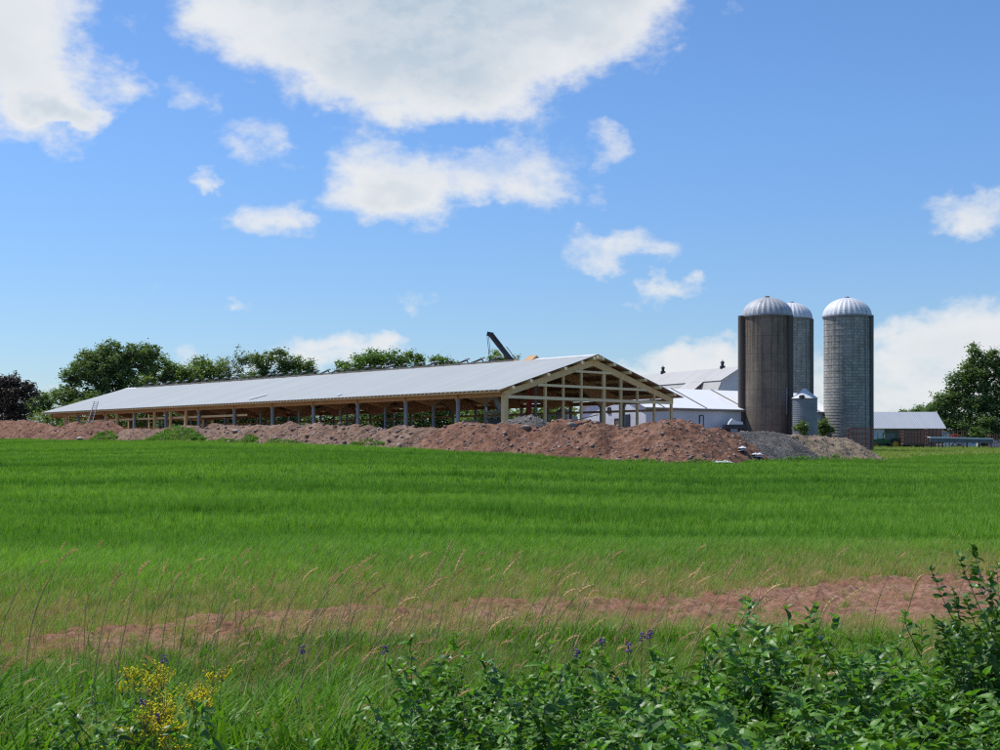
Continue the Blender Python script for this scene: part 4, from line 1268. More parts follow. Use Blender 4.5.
def build_tractor():
    d = 224.; x0 = (886-500)/F*d; z = float(ground_z(x0, d))
    e = empty('tractor', (x0, d, z), 'green farm tractor with yellow wheels beside the rusty racks', 'tractor')
    def q(a, b, c): return (x0+a, d+b, z+c)
    mb = MB(); mb.prism([q(-2.5, -.42, 1.0), q(-.3, -.42, 1.0), q(-.3, -.42, 1.85), q(-1.2, -.42, 1.80), q(-2.45, -.42, 1.62)], (0, .84, 0)); h = mb.build('hood', MATS['green_paint'], e)
    mb = MB(); mb.beam(q(-2.52, -.0, 1.1), q(-2.52, 0, 1.55), .6, .06, up=(1, 0, 0)); mb.build('grille', MATS['dark_metal'], h)
    mb = MB(); mb.beam(q(-2.4, 0, .8), q(1.6, 0, .85), .5, .45); mb.build('chassis', MATS['dark_metal'], e)
    mb = MB()
    for a, b in ((-.35, -.75), (-.35, .75), (1.35, -.75), (1.35, .75)): mb.beam(q(a, b, 1.3), q(a+.05, b*.92, 2.75), .09, .09)
    mb.beam(q(-.35, 0, 1.35), q(1.35, 0, 1.35), 1.5, .5); cab = mb.build('cab', MATS['green_paint'], e)
    mb = MB(); mb.beam(q(-.5, 0, 2.82), q(1.5, 0, 2.82), 1.65, .16); mb.build('cab_roof', MATS['green_paint'], cab)
    mb = MB(); mb.beam(q(-.28, 0, 2.15), q(1.30, 0, 2.15), 1.36, 1.08); mb.build('cab_glass', MATS['glass'], cab)
    mb = MB(); mb.tube([q(-1.3, .1, 1.7), q(-1.3, .1, 2.7)], .05, 8); mb.build('exhaust', MATS['dark_metal'], e)
    for b in (-.95, .95):
        wheel(e, q(1.2, b, .88), .88, .48); wheel(e, q(-1.75, b*.9, .58), .58, .36)
        mb = MB()
        pr = [(.3, 1.0), (.35, 1.5), (.75, 1.85), (1.5, 1.9), (2.1, 1.6)]
        for (a, c), (a2, c2) in zip(pr[:-1], pr[1:]): mb.beam(q(a, b, c), q(a2, b, c2), .5, .05)
        mb.build('fender', MATS['green_paint'], e)
build_tractor()

# ------------------------------------------------------------------ rusty racks and wagons
def rack(px0, px1, ytop, ybot, d, label, nv, nh, name='cattle_rack', depth=2.2, wheels=False, cat='rack', mat='rust', deck=True):
    x0, x1 = (px0-500)/F*d, (px1-500)/F*d; xm = (x0+x1)/2
    g = float(ground_z(xm, d)); zt = EYE+(HY-ytop)/F*d; zb = max(EYE+(HY-ybot)/F*d, g+.02)
    e = empty(name, (xm, d, g), label, cat, 'rusty metal racks in the yard')
    fz = zb+(.75 if wheels else 0)
    for s in (0, 1):
        mb = MB(); y = d+s*depth
        for k in range(nv+1):
            x = x0+(x1-x0)*k/nv; mb.beam((x, y, zb if not wheels else fz), (x, y, zt-(.0 if k % 2 else .12)), .065, .065)
        for k in range(nh+1):
            z = fz+(zt-fz-.1)*k/nh; mb.beam((x0, y-.08, z), (x1, y-.08, z), .05, .055)
        mb.build('side_panel', MATS[mat], e)
    for x in (x0, x1):
        mb = MB()
        for k in range(nh+1):
            z = fz+(zt-fz-.1)*k/nh; mb.beam((x, d+.1, z+.01), (x, d+depth-.1, z+.01), .05, .055)
        mb.beam((x, d+depth/2, fz), (x, d+depth/2, zt), .1, .1)
        mb.build('end_panel', MATS[mat], e)
    if deck:
        mb = MB(); mb.beam((x0-.1, d+depth/2, fz-.13), (x1+.1, d+depth/2, fz-.13), depth+.1, .14); mb.build('deck', MATS['brown_wall'], e)
    if wheels:
        for x in (x0+.8, x1-.8):
            for y in (d-.05, d+depth+.05): wheel(e, (x, y, g+.42), .42, .25)
    return e
rack(850, 872.5, 427.5, 449, 176, 'tall rusty cattle rack between the freestanding silo and the tractor', 8, 4)
rack(904, 926, 430, 448, 221, 'rusty wagon rack behind the tractor, open topped', 7, 4, wheels=True, name='rack_wagon', cat='wagon')
rack(928, 942, 428.5, 450, 219, 'tall narrow rusty feeder rack right of the open topped wagon', 4, 6, name='feeder_rack')
rack(946, 966, 430.5, 451, 226, 'wide rusty rack frame left of the big tree', 5, 3, name='feeder_rack')
rack(991, 1012, 434, 454, 217, 'rusty rack at the foot of the big tree, beside the leaning pole', 6, 4, name='feeder_rack')
# long pale feed bunk
mat_simple('bunk_grey', (.17, .18, .20), (.12, .13, .14), .8, .7)
def build_bunk():
    d = 213.; x0, x1 = (930-500)/F*d, (993-500)/F*d; g = float(ground_z((x0+x1)/2, d)); zt = EYE+(HY-437)/F*d
    e = empty('feed_bunk', ((x0+x1)/2, d, g), 'long low pale grey feed bunk with a white top edge behind the racks', 'feed bunk')
    mb = MB(); mb.beam((x0, d, zt-.45), (x1, d, zt-.65), .15, .62); mb.build('side_wall', MATS['bunk_grey'], e)
    mb = MB(); mb.beam((x0, d+.6, zt-.02), (x1, d+.6, zt-.25), 1.5, .14); mb.beam((x0, d-.14, zt-.06), (x1, d-.14, zt-.28), .06, .20); mb.build('top_edge', MATS['plastic_white'], e)
    for k in range(6):
        x = x0+.2+(x1-x0-.4)*k/5; mb = MB(); mb.beam((x, d+.2, g-.1), (x, d+.2, zt-.5), .14, .14); mb.build('post', MATS['dark_metal'], e)
build_bunk()
def lump(name, px, py, d, size, mat, label, cat, group=None, seed=0):
    x = (px-500)/F*d; z = EYE+(HY-py)/F*d
    V, Fc = mkrock(1., 2, seed); V = V*np.array(size)
    o = raw_obj(name, mk_mesh(name, V, Fc, MATS[mat]), loc=(x, d, z)); tag(o, label, cat, group)
for i, px in enumerate((937, 940.5, 944, 947.5, 951, 955)):
    x = (px-500)/F*211; g = float(ground_z(x, 211)); mb = MB(); zz = EYE+(HY-444.3)/F*211
    mb.tube([(x, 211, g), (x, 211, zz-.1)], .03, 6); mb.lathe((x, 211, zz-.14), [(.02, 0), (.10, .02), (.12, .18), (.03, .2)], 10)
    tag(mb.build('post_cap_bucket', MATS['plastic_white']), 'small white bucket on a stake before the racks', 'bucket', 'row of white buckets before the racks')
d = 232.; x = (955-500)/F*d; g = float(ground_z(x, d)); zt = EYE+(HY-434.5)/F*d
e = empty('red_machine', (x, d, g), 'small red farm machine behind the racks left of the big tree', 'farm machine')
mb = MB(); mb.beam((x-.7, d, zt-.55), (x+.7, d, zt-.55), 1.0, .9); mb.beam((x-.35, d, zt-.12), (x+.3, d, zt-.05), .8, .3); mb.build('body', MATS['red_paint'], e)
mb = MB(); mb.beam((x-.6, d, zt-1.15), (x+.6, d, zt-1.15), .8, .3); mb.build('frame', MATS['dark_metal'], e)
for s in (-.5, .5): wheel(e, (x+s, d-.5, g+.45), .45, .2)
x = (984-500)/F*215; g = float(ground_z(x, 215)); mb = MB(); mb.tube([(x-1.0, 215, g+1.35), (x+.9, 215, g-.05)], .07, 8)
tag(mb.build('leaning_pole', MATS['timber_grey']), 'weathered pole leaning in the grass left of the last rack', 'pole')
x = (963-500)/F*214; g = float(ground_z(x, 214)); mb = MB(); mb.lathe((x, 214, g), [(.22, 0), (.2, .15), (.08, .8), (.05, .85)], 12)
mat_simple('orange', (.6, .20, .06), (.45, .16, .06), 3, .6)
tag(mb.build('orange_marker', MATS['orange']), 'small orange marker in the grass before the racks', 'marker')

# ------------------------------------------------------------------ crane, lift, loader, ladder
def build_crane():
    d = 176.; tip = at(490.5, 334, d); foot = at(549, 409, d+4)
    gx = foot[0]+1.2
    e = empty('mobile_crane', (gx, d+4, PAD), 'dark telescopic crane with its boom rising over the barn ridge', 'crane')
    k1 = tip+(foot-tip)*.36; k2 = tip+(foot-tip)*.17
    mb = MB(); mb.beam(foot, k1+(tip-foot)*.02, .62, .66); b = mb.build('boom', MATS['dark_metal'], e)
    mb = MB(); mb.beam(k1, k2, .48, .52); mb.beam(k1+(foot-tip)*.015, k1-(foot-tip)*.01, .56, .60); mb.build('boom_section', MATS['dark_metal'], b)
    mb = MB(); mb.beam(k2, tip, .50, .54); mb.beam(tip+np.array([-.45, 0, .05]), tip+np.array([.35, 0, -.1]), .5, .5)
    for s_ in np.linspace(.05, .95, 6):
        p = k2*(1-s_)+tip*s_; mb.beam(p+np.array([-.2, -.3, -.2]), p+np.array([.25, -.3, .2]), .06, .06)
    mb.build('boom_head', MATS['dark_metal'], b)
    mb = MB(); hb = at(489.7, 360, d)
    mb.tube([tip+np.array([-.45, 0, 0]), hb], .035, 6); mb.tube([tip+np.array([-.25, 0, 0]), hb+np.array([.15, 0, 0])], .03, 6)
    mb.beam(hb, hb+np.array([0, 0, -.6]), .25, .25); mb.build('hoist_rope', MATS['dark_metal'], e)
    mb = MB(); mb.tube([tip*.8+foot*.2+np.array([.5, 0, .35]), foot+np.array([.3, 0, .2])], .04, 6); mb.build('cable', MATS['dark_metal'], e)
    mb = MB(); mb.beam((gx-3.8, d+4, PAD+1.2), (gx+3.8, d+4, PAD+1.2), 2.4, .6); mb.build('chassis', MATS['dark_metal'], e)
    mb = MB(); mb.beam((gx+.3, d+4, PAD+2.4), (gx+2.4, d+4, PAD+2.4), 2.2, 1.7); mb.build('turret', MATS['steel_grey'], e)
    mb = MB(); mb.prism([(gx-3.9, d+2.9, PAD+1.5), (gx-2.2, d+2.9, PAD+1.5), (gx-2.3, d+2.9, PAD+3.), (gx-3.5, d+2.9, PAD+3.)], (0, 2.2, 0)); mb.build('cab', MATS['red_paint'], e)
    for a in (-2.9, -.2, 1.3, 2.8):
        for s in (-1.1, 1.1): wheel(e, (gx+a, d+4+s, PAD+.55), .55, .35)
build_crane()
def build_loader():
    d = 143.; x = (529-500)/F*d
    e = empty('red_loader', (x, d, PAD), 'red knuckle boom loader standing inside the barn near the gable', 'loader')
    mb = MB(); mb.beam((x, d, PAD+1.2), (x, d, 7.6), .55, .6); mb.beam((x+.1, d, 7.4), (x+.25, d, 9.4), .38, .42); mb.build('boom', MATS['red_paint'], e)
    mb = MB(); mb.tube([(x-.45, d-.2, PAD+1.3), (x-.1, d-.2, 7.2)], .11, 8); mb.build('ram', MATS['dark_metal'], e)
    mb = MB(); mb.beam((x-1.3, d, PAD+1.25), (x+3.0, d, PAD+1.25), 2.2, .35); mb.beam((x+.4, d-.5, PAD+1.7), (x+1.1, d-.5, PAD+1.7), .8, .6)
    mb.build('chassis', MATS['dark_metal'], e)
    mb = MB()
    for a in (-1.3, -.6, 1.4, 2.2, 3.): mb.beam((x+a, d-1.1, PAD+1.4), (x+a, d-1.1, PAD+2.3), .07, .07)
    mb.beam((x-1.3, d-1.1, PAD+2.3), (x+3, d-1.1, PAD+2.3), .07, .07); mb.build('guard_rail', MATS['steel_grey'], e)
    for a in (-.9, 1.6, 2.6):
        for s in (-1., 1.): wheel(e, (x+a, d+s, PAD+.5), .5, .3)
build_loader()
def build_lift():
    d = 134.
    e = empty('conveyor_lift', (at(495, 420, d)[0], d, PAD), 'grey lift with a slanting boom and platform beside the corner post', 'lift')
    a, b = at(491.5, 391.5, d), at(502.5, 412, d)
    mb = MB(); mb.beam(a, b, .30, .45); mb.beam(at(495.5, 404, d+.3), at(499.5, 412, d+.3), .16, .2); mb.build('boom', MATS['steel_grey'], e)
    p, q = at(487, 412.5, d), at(503, 411.5, d)
    mb = MB(); mb.beam(p, q, 1.2, .22); mb.beam(p+np.array([0, 0, -.5]), q+np.array([0, 0, -.5]), 1.0, .12)
    for t in np.linspace(0, 1, 5): m = p*(1-t)+q*t; mb.beam(m+np.array([0, -.5, 0]), m+np.array([0, -.5, -.5]), .06, .06)
    mb.build('platform', MATS['timber_grey'], e)
    mb = MB(); mb.beam(at(488, 423, d), at(503, 423, d), 1.6, .7); c = at(489, 414, d); mb.beam(at(491, 416, d), at(495, 422, d), .2, .2); mb.beam(at(500, 416, d), at(496, 422, d), .2, .2); mb.build('chassis', MATS['dark_metal'], e)
    for px in (490, 501):
        for s in (-.8, .8): wheel(e, (at(px, 0, d)[0], d+s, PAD+.4), .4, .25)
    mb = MB(); c = at(486.6, 412, d); mb.beam(c, c+np.array([0, 0, .45]), .12, .12); mb.build('lamp', MATS['plastic_white'], e)
build_lift()
d = 150.; x0 = at(461, 0, d)[0]; x1 = at(479, 0, d)[0]; zt = at(0, 420.5, d)[2]
e = empty('pickup_truck', ((x0+x1)/2, d, PAD), 'white pickup truck standing behind the barn posts, mostly hidden by red earth', 'truck')
zt = max(zt, PAD+1.7)
mb = MB(); mb.prism([(x0-1.2, d, PAD+.5), (x1+1.6, d, PAD+.5), (x1+1.6, d, zt-.6), (x1+.3, d, zt-.5), (x1-.2, d, zt), (x0+.3, d, zt), (x0, d, zt-.55), (x0-1.2, d, zt-.6)], (0, 1.9, 0)); mb.build('body', MATS['white_paint'], e)
mb = MB(); mb.beam((x0+.25, d-.02, zt-.3), (x1-.1, d-.02, zt-.3), .03, .32); mb.build('side_window', MATS['window_dark'], e)
for a in (x0-.5, x1+.9):
    for s in (.15, 1.75): wheel(e, (a, d+s, PAD+.38), .38, .25)
# ladder leaning on the eave
a0, b0 = at(86.5, 421, 184), at(94.2, 401.5, 186.)
p, q = a0+np.array([0, 0, -.9]), b0
e = empty('ladder', p, 'grey ladder leaning against the left part of the barn eave', 'ladder')
off = np.array([.55, .0, 0])
for s in (0, 1):
    mb = MB(); mb.beam(p+off*s, q+off*s, .07, .10); mb.build('rail', MATS['steel_grey'], e)
mb = MB()
for t in np.linspace(.04, .97, 15): m = p*(1-t)+q*t; mb.beam(m, m+off, .05, .05)
mb.build('rungs', MATS['steel_grey'], e)

# ------------------------------------------------------------------ trees
mat_leaf('foliage_dark', (.14, .215, .075), (.18, .26, .085), (.24, .31, .12), trans=.36, scale=.35, warm=(1.1, 1.2, .5))
mat_leaf('foliage_mid', (.19, .27, .085), (.23, .31, .10), (.28, .36, .14), trans=.38, scale=.35)
mat_leaf('foliage_light', (.14, .24, .055), (.18, .28, .07), (.22, .32, .10), trans=.36, scale=.35)
mat_leaf('foliage_purple', (.055, .048, .038), (.08, .068, .05), (.09, .095, .055), trans=.12, scale=.4, warm=(1.3, .8, .7))
mat_leaf('foliage_grey', (.18, .23, .13), (.22, .27, .16), None, trans=.25, scale=.4)

def limb(p0, p1, r0, r1, bow, mb, n=5, sides=7):
    p0 = np.array(p0, float); p1 = np.array(p1, float); pts = []; rr = []
    side = rng.normal(0, 1, 3)*np.linalg.norm(p1-p0)*bow
    for i in range(n):
        t = i/(n-1); p = p0*(1-t)+p1*t+side*sin(pi*t)+np.array([0, 0, np.linalg.norm(p1-p0)*.08*sin(pi*t)])
        pts.append(p); rr.append(r0*(1-t)+r1*t)
    mb.tube(pts, rr, sides, False); return pts

def tree(px, d, blobs, leafmat, label, name='broadleaf_tree', bark='bark', leaf=.34, dens=1., trunk_r=.5, group='trees round the farm', zbase=None, clump=1.15, sparse=0.):
    """blobs: (px, row, rx_px, ry_px) ellipses that make the crown outline; each becomes a volume of leaf clumps"""
    s = d/F; x0 = (px-500)*s; z0 = float(ground_z(x0, d)) if zbase is None else zbase
    e = empty(name, (x0, d, z0), label, 'tree', group)
    base = np.array([x0, d, z0])
    centres = []
    for (bx, by, rx, ry) in blobs:
        C = np.array([(bx-500)*s-x0, rng.normal(0, .15)*rx*s, EYE+(HY-by)*s-z0]); R = np.array([rx*s, rx*s*.85, ry*s])
        area = R[0]*R[2]*4*pi*.9
        n = max(int(area/(clump**2*1.9)*dens), 6)
        u = rng.normal(size=(n, 3)); u /= np.linalg.norm(u, axis=1)[:, None]
        rad = rng.random(n)**.45*(.92+.2*rng.random(n))
        centres.append((C, R, C+u*R*(rad*.92)[:, None]))
    W = MB()
    top = max(b[0][2] for b in centres); fork = base*0+np.array([0, 0, top*.28])
    limb((0, 0, -.4), fork, trunk_r, trunk_r*.75, .02, W, 4, 10)
    main = limb(fork, (centres[0][0][0]*.6, 0, top*.95), trunk_r*.7, trunk_r*.12, .04, W, 7, 8)
    # leaves
    LV = []; nl = 0
    P = []
    for C, R, cc in centres:
        st = main[min(len(main)-1, max(0, int((C[2]-fork[2])/max(top-fork[2], 1)*len(main)*.6)))]
        m = limb(st, C, trunk_r*.38, trunk_r*.10, .08, W, 5, 6)
        for c in cc[::max(1, len(cc)//9)]: limb(m[rng.integers(2, 5)], c, trunk_r*.13, .03, .10, W, 4, 5)
        for c in cc:
            cl = clump*(.6+.7*rng.random())
            n = int(85*dens*(cl/clump)**2*(1-sparse))
            o = rng.normal(size=(n, 3)); o /= np.linalg.norm(o, axis=1)[:, None]
            rr = np.abs(rng.normal(.55, .38, n))
            pp = c+o*rr[:, None]*cl*np.array([1.0, 1.0, .72])
            P.append(pp)
    P = np.concatenate(P); n = len(P)
    a = rng.random(n)*2*pi; tilt = rng.normal(.0, .65, n); sz = leaf*(.55+.8*rng.random(n))
    ux = np.stack([np.cos(a), np.sin(a), np.sin(tilt)*.7], 1); ux /= np.linalg.norm(ux, axis=1)[:, None]
    vv = np.cross(ux, rng.normal(size=(n, 3))+np.array([0, 0, 1.2])); vv /= np.linalg.norm(vv, axis=1)[:, None]
    A = P-ux*sz[:, None]*.6; Bp = P+vv*sz[:, None]*.38; Cc = P+ux*sz[:, None]*.6; D = P-vv*sz[:, None]*.38
    V = np.stack([A, Bp, Cc, D], 1).reshape(-1, 3)
    Fq = np.arange(4*n).reshape(n, 4)
    raw_obj('crown', mk_mesh('crown', V, Fq, MATS[leafmat]), parent=e)
    raw_obj('trunk', mk_mesh('trunk', np.array(W.v), W.f, MATS[bark], smooth=True), parent=e)
    return e

tree(14, 232, [(14, 396, 24, 24), (4, 384, 16, 13), (26, 390, 12, 11), (-8, 400, 22, 24), (16, 412, 22, 12)], 'foliage_purple', 'very dark purple leaved tree at the far left end', dens=1.1, trunk_r=.5)
tree(108, 238, [(104, 372, 30, 26), (88, 358, 14, 12), (108, 349, 14, 10), (134, 355, 22, 15), (150, 353, 13, 12), (120, 364, 26, 14), (90, 372, 22, 14), (70, 378, 14, 16), (62, 396, 14, 12), (120, 385, 32, 18), (90, 400, 40, 14), (104, 360, 18, 14), (146, 366, 10, 10)],
     'foliage_dark', 'largest spreading green tree behind the left end of the barn', trunk_r=.8, dens=.9, sparse=.08, clump=1.0)
tree(42, 262, [(40, 402, 15, 12), (30, 410, 12, 8), (52, 412, 12, 8)], 'foliage_mid', 'low green tree between the purple tree and the largest tree', dens=1., clump=1.0)
tree(160, 246, [(150, 376, 16, 12), (172, 371, 15, 12), (186, 374, 14, 12), (165, 386, 34, 14), (158, 362, 9, 8)], 'foliage_mid', 'rounded mid green tree right beside the largest tree')
tree(206, 250, [(200, 369, 14, 13), (215, 372, 14, 12), (206, 382, 26, 14)], 'foliage_mid', 'bushy green tree left of the thin greyish tree')
tree(236, 252, [(224, 366, 10, 12), (240, 357, 10, 14), (250, 360, 8, 12), (236, 376, 18, 12)], 'foliage_grey', 'thin greyish half bare tree with upright twigs', bark='bark_pale', sparse=.35, dens=.95, leaf=.28, trunk_r=.28)
tree(270, 244, [(264, 366, 12, 14), (275, 354, 14, 8), (284, 366, 14, 12), (262, 378, 20, 10)], 'foliage_dark', 'dark tree with a flat layered top behind the middle of the roof')
tree(304, 244, [(298, 364, 13, 10), (308, 368, 12, 10), (314, 374, 8, 7), (300, 378, 20, 8)], 'foliage_dark', 'dark rounded tree right of the layered one')
tree(372, 240, [(372, 362, 22, 10), (348, 366, 16, 8), (392, 360, 16, 8), (382, 356, 12, 7), (405, 364, 12, 7), (370, 374, 36, 8)], 'foliage_light', 'broad light green tree above the middle of the ridge')
tree(430, 240, [(420, 364, 9, 5), (438, 361, 13, 5), (452, 364, 13, 4.5), (409, 355, 3, 3), (419, 358, 3, 4), (440, 370, 26, 6)], 'foliage_light', 'loose light green tree with wispy tips above the ridge', sparse=.25, clump=.9, dens=.9, trunk_r=.35)
tree(500, 236, [(497, 358, 8, 6), (505, 362, 7, 5), (500, 368, 12, 6)], 'foliage_mid', 'small tree top showing left of the crane boom', clump=.9, trunk_r=.3)
tree(518, 240, [(517, 359, 6, 7)], 'foliage_grey', 'nearly bare twiggy tree right of the crane boom', bark='bark_pale', sparse=.75, leaf=.22, clump=.8, trunk_r=.18)
tree(984, 252, [(984, 380, 22, 24), (972, 368, 12, 14), (990, 360, 12, 11), (1004, 372, 14, 20), (958, 392, 14, 14), (944, 402, 12, 12), (968, 405, 28, 18), (934, 414, 10, 9), (996, 404, 22, 22), (980, 424, 38, 13), (950, 424, 28, 12), (932, 422, 16, 9), (1005, 432, 30, 9), (975, 434, 30, 8), (1012, 360, 14, 14), (975, 352, 8, 7), (962, 380, 14, 12)],
     'foliage_dark', 'big dark green tree at the right edge behind the feed bunk', trunk_r=.7, dens=1.1)
tree(920, 300, [(915, 412, 9, 5), (926, 411, 10, 6), (905, 414, 7, 4)], 'foliage_light', 'distant light green tree behind the low metal roofed barn', clump=1.0)
tree(938, 285, [(936, 407, 9, 8), (930, 412, 9, 8)], 'foliage_grey', 'distant greyish tree left of the big dark tree', clump=1.)
# dense low trees closing the view behind the barn
for i, (px, top, m, lab) in enumerate([(60, 412, 'foliage_mid', 'low dark tree under the left eave end of the barn'), (140, 404, 'foliage_dark', 'dark thicket tree behind the fourth bay of posts from the left end'),
        (100, 402, 'foliage_dark', 'dark thicket tree seen below the roof right of the ladder'), (185, 400, 'foliage_dark', 'dark thicket tree seen through the barn above the weedy flank'),
        (230, 400, 'foliage_dark', 'dark thicket tree seen through the barn above the brown rubble heap'), (280, 398, 'foliage_dark', 'dark thicket tree seen through the barn left of the grey shrub'),
        (335, 400, 'foliage_dark', 'dark thicket tree seen through the barn right behind the grey shrub'), (385, 398, 'foliage_dark', 'dark thicket tree seen through the barn above the tilted rock slab'),
        (435, 396, 'foliage_dark', 'dark thicket tree seen through the barn left of the white pickup'), (490, 398, 'foliage_mid', 'green thicket tree seen through the barn beside the lift'),
        (545, 400, 'foliage_mid', 'green thicket tree seen through the gable left of the tank')]):
    tree(px, 226+3*(i % 3), [(px, top+12, 32, 14), (px-17, top+24, 22, 13), (px+17, top+24, 22, 13), (px, top+34, 34, 10)], m, lab, 'thicket_tree', dens=1.25, trunk_r=.3, group='thicket of trees behind the barn', clump=1.3)
tree(352, 200, [(352, 421, 7, 5), (347, 425, 6, 4)], 'foliage_grey', 'pale grey green shrub seen through the barn middle', 'bush', clump=.6, leaf=.22, trunk_r=.1, group='bushes in the yard')
tree(801, 167, [(800, 427, 5.5, 5), (803, 431, 5, 4)], 'foliage_dark', 'small dark bush between brown silo and grain bin', 'bush', clump=.5, leaf=.2, trunk_r=.08, group='bushes in the yard', dens=1.2)
tree(825, 178, [(824, 424, 5.5, 6), (828, 429, 5.5, 5), (823, 432, 5, 4)], 'foliage_dark', 'dark bush against the left foot of the freestanding silo', 'bush', clump=.5, leaf=.2, trunk_r=.08, group='bushes in the yard', dens=1.2)

# rough meadow beyond the crop on the right, and lumpy far hedge to close the horizon
def build_meadow():
    mat_leaf('meadow_leaf', (.20, .33, .04), (.27, .34, .06), (.38, .36, .12), trans=.35, scale=.2)
    pr = [proto('meadow_tuft', *blades(420, 2.6, .25, .7, .05, .5, 2, .2), MATS['meadow_leaf']) for _ in range(3)]
    P = []
    for y in np.arange(118, 238, 2.2):
        for px in np.arange(848, 1050, 2.2/y*F):
            p0 = 150+(px-895)*.18 if px > 895 else 131
            if y < p0-3: continue
            x = (px-500)/F*y+rng.normal(0, .3); P.append((x, y+rng.normal(0, .3)))
    P = np.array(P); n = len(P); s = .75+.35*rng.random(n)
    gn_scatter('meadow_grass', np.stack([P[:, 0], P[:, 1], ground_z(P[:, 0], P[:, 1])], 1), np.stack([np.zeros(n)]*2+[rng.random(n)*.5], 1),
               np.stack([np.ones(n), np.ones(n), s], 1), rng.integers(0, 3, n), pr, 'pale rough meadow grass before the racks at the right')
build_meadow()
def far_woods():
    Pn = []
    for px in np.arange(-900, 1900, 5.5):
        d = 520+60*rng.random(); s = d/F
        x = (px-500)*s; h = 9+5*fbm(px/60, 0, 88, 3)+rng.normal(0, .8)
        if 840 < px < 1100: h *= .8
        n = 60
        pp = np.stack([x+rng.normal(0, 3.2, n), d+rng.normal(0, 4, n), 4.2+h*rng.random(n)**.6], 1); Pn.append(pp)
    P = np.concatenate(Pn); n = len(P)
    a = rng.random(n)*6.28; sz = 1.5*(.6+.7*rng.random(n))
    ux = np.stack([np.cos(a), np.sin(a), rng.normal(0, .4, n)], 1); vv = np.cross(ux, rng.normal(size=(n, 3))+np.array([0, 0, 1]))
    vv /= np.linalg.norm(vv, axis=1)[:, None]
    V = np.stack([P-ux*sz[:, None]*.6, P+vv*sz[:, None]*.5, P+ux*sz[:, None]*.6, P-vv*sz[:, None]*.5], 1).reshape(-1, 3)
    tag(raw_obj('far_woods', mk_mesh('far_woods', V, np.arange(4*n).reshape(n, 4), MATS['foliage_mid'])), 'distant line of woods beyond the farm', None, None, 'stuff')
far_woods()

# ------------------------------------------------------------------ sky with clouds, sun
SUN_EL = radians(58); SUN_H = np.array([-.914, .406])
SUN_AZ = atan2(SUN_H[0], SUN_H[1])
world = bpy.data.worlds.new('World'); scene.world = world; world.use_nodes = True
nt = world.node_tree; nt.nodes.clear(); g = NT(nt)
out = g.n('ShaderNodeOutputWorld'); bg = g.n('ShaderNodeBackground'); bg.inputs[1].default_value = .1
sky = g.n('ShaderNodeTexSky'); sky.sky_type = 'NISHITA'; sky.sun_disc = False
sky.sun_elevation = SUN_EL; sky.sun_rotation = SUN_AZ % (2*pi)
sky.altitude = 0; sky.air_density = 1.0; sky.dust_density = .3; sky.ozone_density = 3.0
dirv = g.n('ShaderNodeTexCoord').outputs['Generated']
sx, sy, sz_ = g.sep(dirv)
az = g.math('ARCTAN2', sx, sy)
hor = g.math('SQRT', g.math('ADD', g.math('MULTIPLY', sx, sx), g.math('MULTIPLY', sy, sy)))
el = g.math('DIVIDE', sz_, g.math('MAXIMUM', hor, .02))
# warp the coordinates so that cloud edges are ragged
base = g.comb(az, g.math('MULTIPLY', el, 1.25), 0)
wn = g.n('ShaderNodeTexNoise'); g.l(base, wn.inputs['Vector']); wn.inputs['Scale'].default_value = 18; wn.inputs['Detail'].default_value = 6; wn.inputs['Roughness'].default_value = .6
wv = g.vmath('MULTIPLY', g.vmath('SUBTRACT', wn.outputs['Color'], (.5, .5, .5)), (.085, .060, 0))
wp = g.vmath('ADD', g.comb(az, el, 0), wv)
wx, wy, _ = g.sep(wp)
CL = [ # px, row, rx, ry, weight
 (10, 64, 78, 62, 1.15), (-20, 30, 96, 76, 1.2), (50, 96, 56, 28, .9), (108, 82, 30, 16, .5), (30, 120, 60, 28, .7),
 (330, 28, 120, 56, 1.3), (425, 52, 150, 62, 1.75), (545, 24, 105, 46, 1.55), (440, -14, 220, 66, 2.1), (45, 112, 60, 20, 1.45), (395, 188, 44, 20, 1.35), (620, 24, 58, 36, 1.0), (420, 95, 70, 26, .9), (250, 18, 70, 28, .9),
 (395, 180, 68, 36, 1.05), (470, 175, 80, 26, .85), (480, 188, 84, 18, .8), (370, 150, 40, 28, .7), (530, 165, 46, 38, .75), (510, 190, 60, 18, .7), (606, 153, 22, 20, .62),
 (258, 146, 26, 28, .42), (285, 159, 20, 9, .55), (268, 220, 34, 17, .68), (290, 210, 14, 20, .4), (206, 95, 12, 20, .28), (175, 97, 14, 10, .25), (193, 177, 12, 8, .45),
 (606, 246, 48, 17, .78), (640, 243, 24, 12, .6), (660, 291, 32, 13, .78), (962, 214, 46, 20, .82), (985, 205, 26, 16, .7),
 (340, 348, 46, 15, .85), (382, 342, 22, 12, .7), (310, 356, 30, 12, .6), (330, 364, 80, 12, .7), (178, 357, 16, 8, .5), (95, 372, 26, 12, .45), (185, 368, 24, 8, .5), (540, 358, 14, 10, .4),
 (700, 365, 52, 22, .95), (640, 372, 60, 14, .7), (730, 358, 44, 14, .7), (820, 370, 40, 30, .6),
 (950, 345, 70, 38, 1.15), (1000, 330, 50, 34, 1.), (900, 365, 60, 32, .95), (985, 380, 120, 40, 1.0), (880, 395, 80, 30, .8),
 (130, 12, 16, 10, .3), (240, 298, 10, 5, .25), (428, 295, 20, 7, .32), (62, 152, 12, 8, .3), (165, 283, 8, 5, .2), (20, 395, 80, 18, .5)]
acc = None; core = None
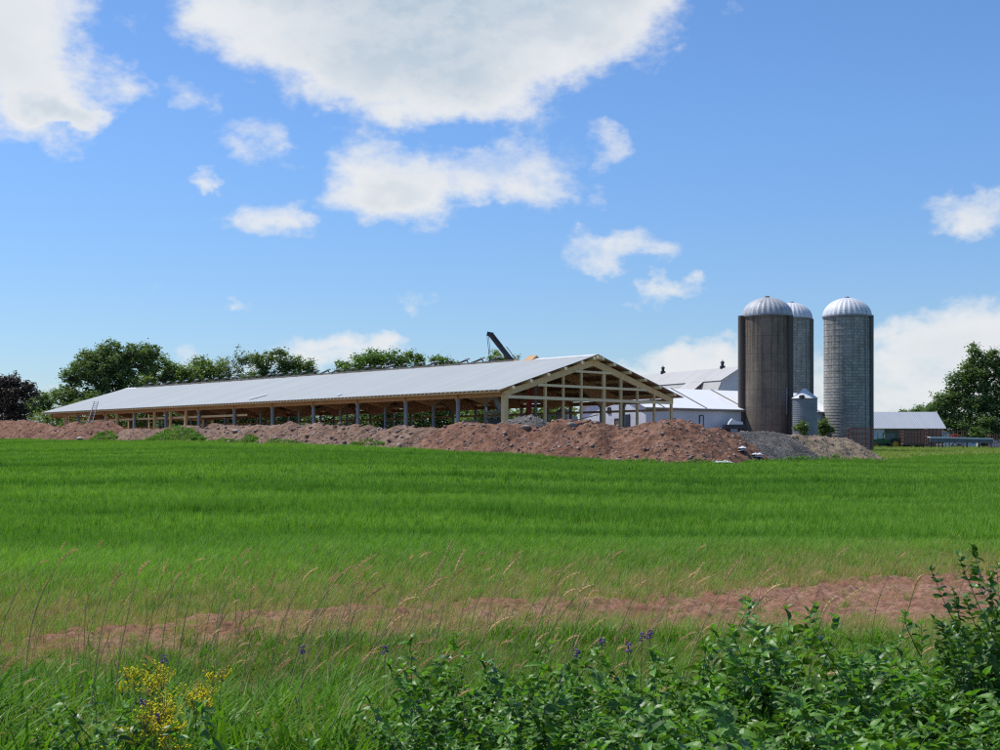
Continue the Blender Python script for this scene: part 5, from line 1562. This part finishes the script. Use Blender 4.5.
for (px, row, rx, ry, w) in CL:
    u = (px-500)/F; a0 = atan(u); e0 = (HY-row)/F*cos(a0)
    ra = rx/F; re = ry/F
    dx = g.math('MULTIPLY', g.math('SUBTRACT', wx, a0), 1/ra)
    dy = g.math('MULTIPLY', g.math('SUBTRACT', wy, e0), 1/re)
    r2 = g.math('ADD', g.math('MULTIPLY', dx, dx), g.math('MULTIPLY', dy, dy))
    v = g.math('MULTIPLY', g.math('SUBTRACT', 1.0, g.math('MULTIPLY', r2, .62)), w)
    v = g.math('SUBTRACT', v, (1-w)*.15)
    acc = v if acc is None else g.math('SMOOTH_MAX', acc, v, .25)
np1 = g.comb(az, g.math('MULTIPLY', el, 1.5), 1.7)
nA = g.noise(np1, 17, 7, .62)
nB = g.noise(g.vmath('ADD', np1, (-.006, .010, 0)), 17, 7, .62)
dens = g.math('ADD', acc, g.math('MULTIPLY', g.math('SUBTRACT', nA, .5), g.mapr(acc, .0, 1.2, 3.2, 1.3)))
mask = g.mapr(dens, -.02, 1.05, 0, 1, True)
# light: bright rims and tops toward the sun, grey where the cloud is thick
lit = g.mapr(g.math('SUBTRACT', nA, nB), -.05, .06, 0, 1)
thick = g.mapr(acc, .75, 2.1, 0, 1, True)
shade = g.math('MULTIPLY', thick, g.math('SUBTRACT', 1.0, g.math('MULTIPLY', lit, .25)))
ccol = g.mix(shade, (7.6, 7.75, 7.9), (4.5, 5.45, 6.35))
SKYTINT = g.vmath('MULTIPLY', sky.outputs[0], g.mix(g.mapr(el, .04, .22), (.79, .93, 1.13), (.80, 1.05, 1.36)))
colr = g.mix(g.math('MULTIPLY', mask, .96), SKYTINT, ccol)
g.l(colr, bg.inputs[0]); g.l(bg.outputs[0], out.inputs[0])

sun = bpy.data.lights.new('sun', 'SUN'); sun.energy = 4.0; sun.angle = radians(.5); sun.color = (1, .96, .90)
so = bpy.data.objects.new('sun', sun); COL.objects.link(so)
from mathutils import Vector
sd = Vector((SUN_H[0]*cos(SUN_EL), SUN_H[1]*cos(SUN_EL), sin(SUN_EL)))
so.rotation_euler = sd.to_track_quat('Z', 'Y').to_euler(); so.location = (-40, 20, 80)

# ------------------------------------------------------------------ camera
cam = bpy.data.cameras.new('camera'); co = bpy.data.objects.new('camera', cam); COL.objects.link(co)
cam.sensor_width = 36; cam.lens = 36*F/1000; cam.shift_y = (HY-375)/1000; cam.clip_end = 20000; cam.clip_start = .1
co.location = (0, 0, EYE); co.rotation_euler = (radians(90), 0, 0)
scene.camera = co
scene.render.resolution_x = 1024; scene.render.resolution_y = 768
scene.view_settings.view_transform = 'Standard'; scene.view_settings.look = 'None'
scene.view_settings.exposure = .12; scene.view_settings.gamma = 1
scene.cycles.max_bounces = 6; scene.cycles.diffuse_bounces = 3; scene.cycles.transmission_bounces = 4
scene.cycles.use_adaptive_sampling = True
scene.cycles.adaptive_threshold = .004
scene.cycles.use_denoising = False
scene.cycles.pixel_filter_type = 'BLACKMAN_HARRIS'; scene.cycles.filter_width = 1.25
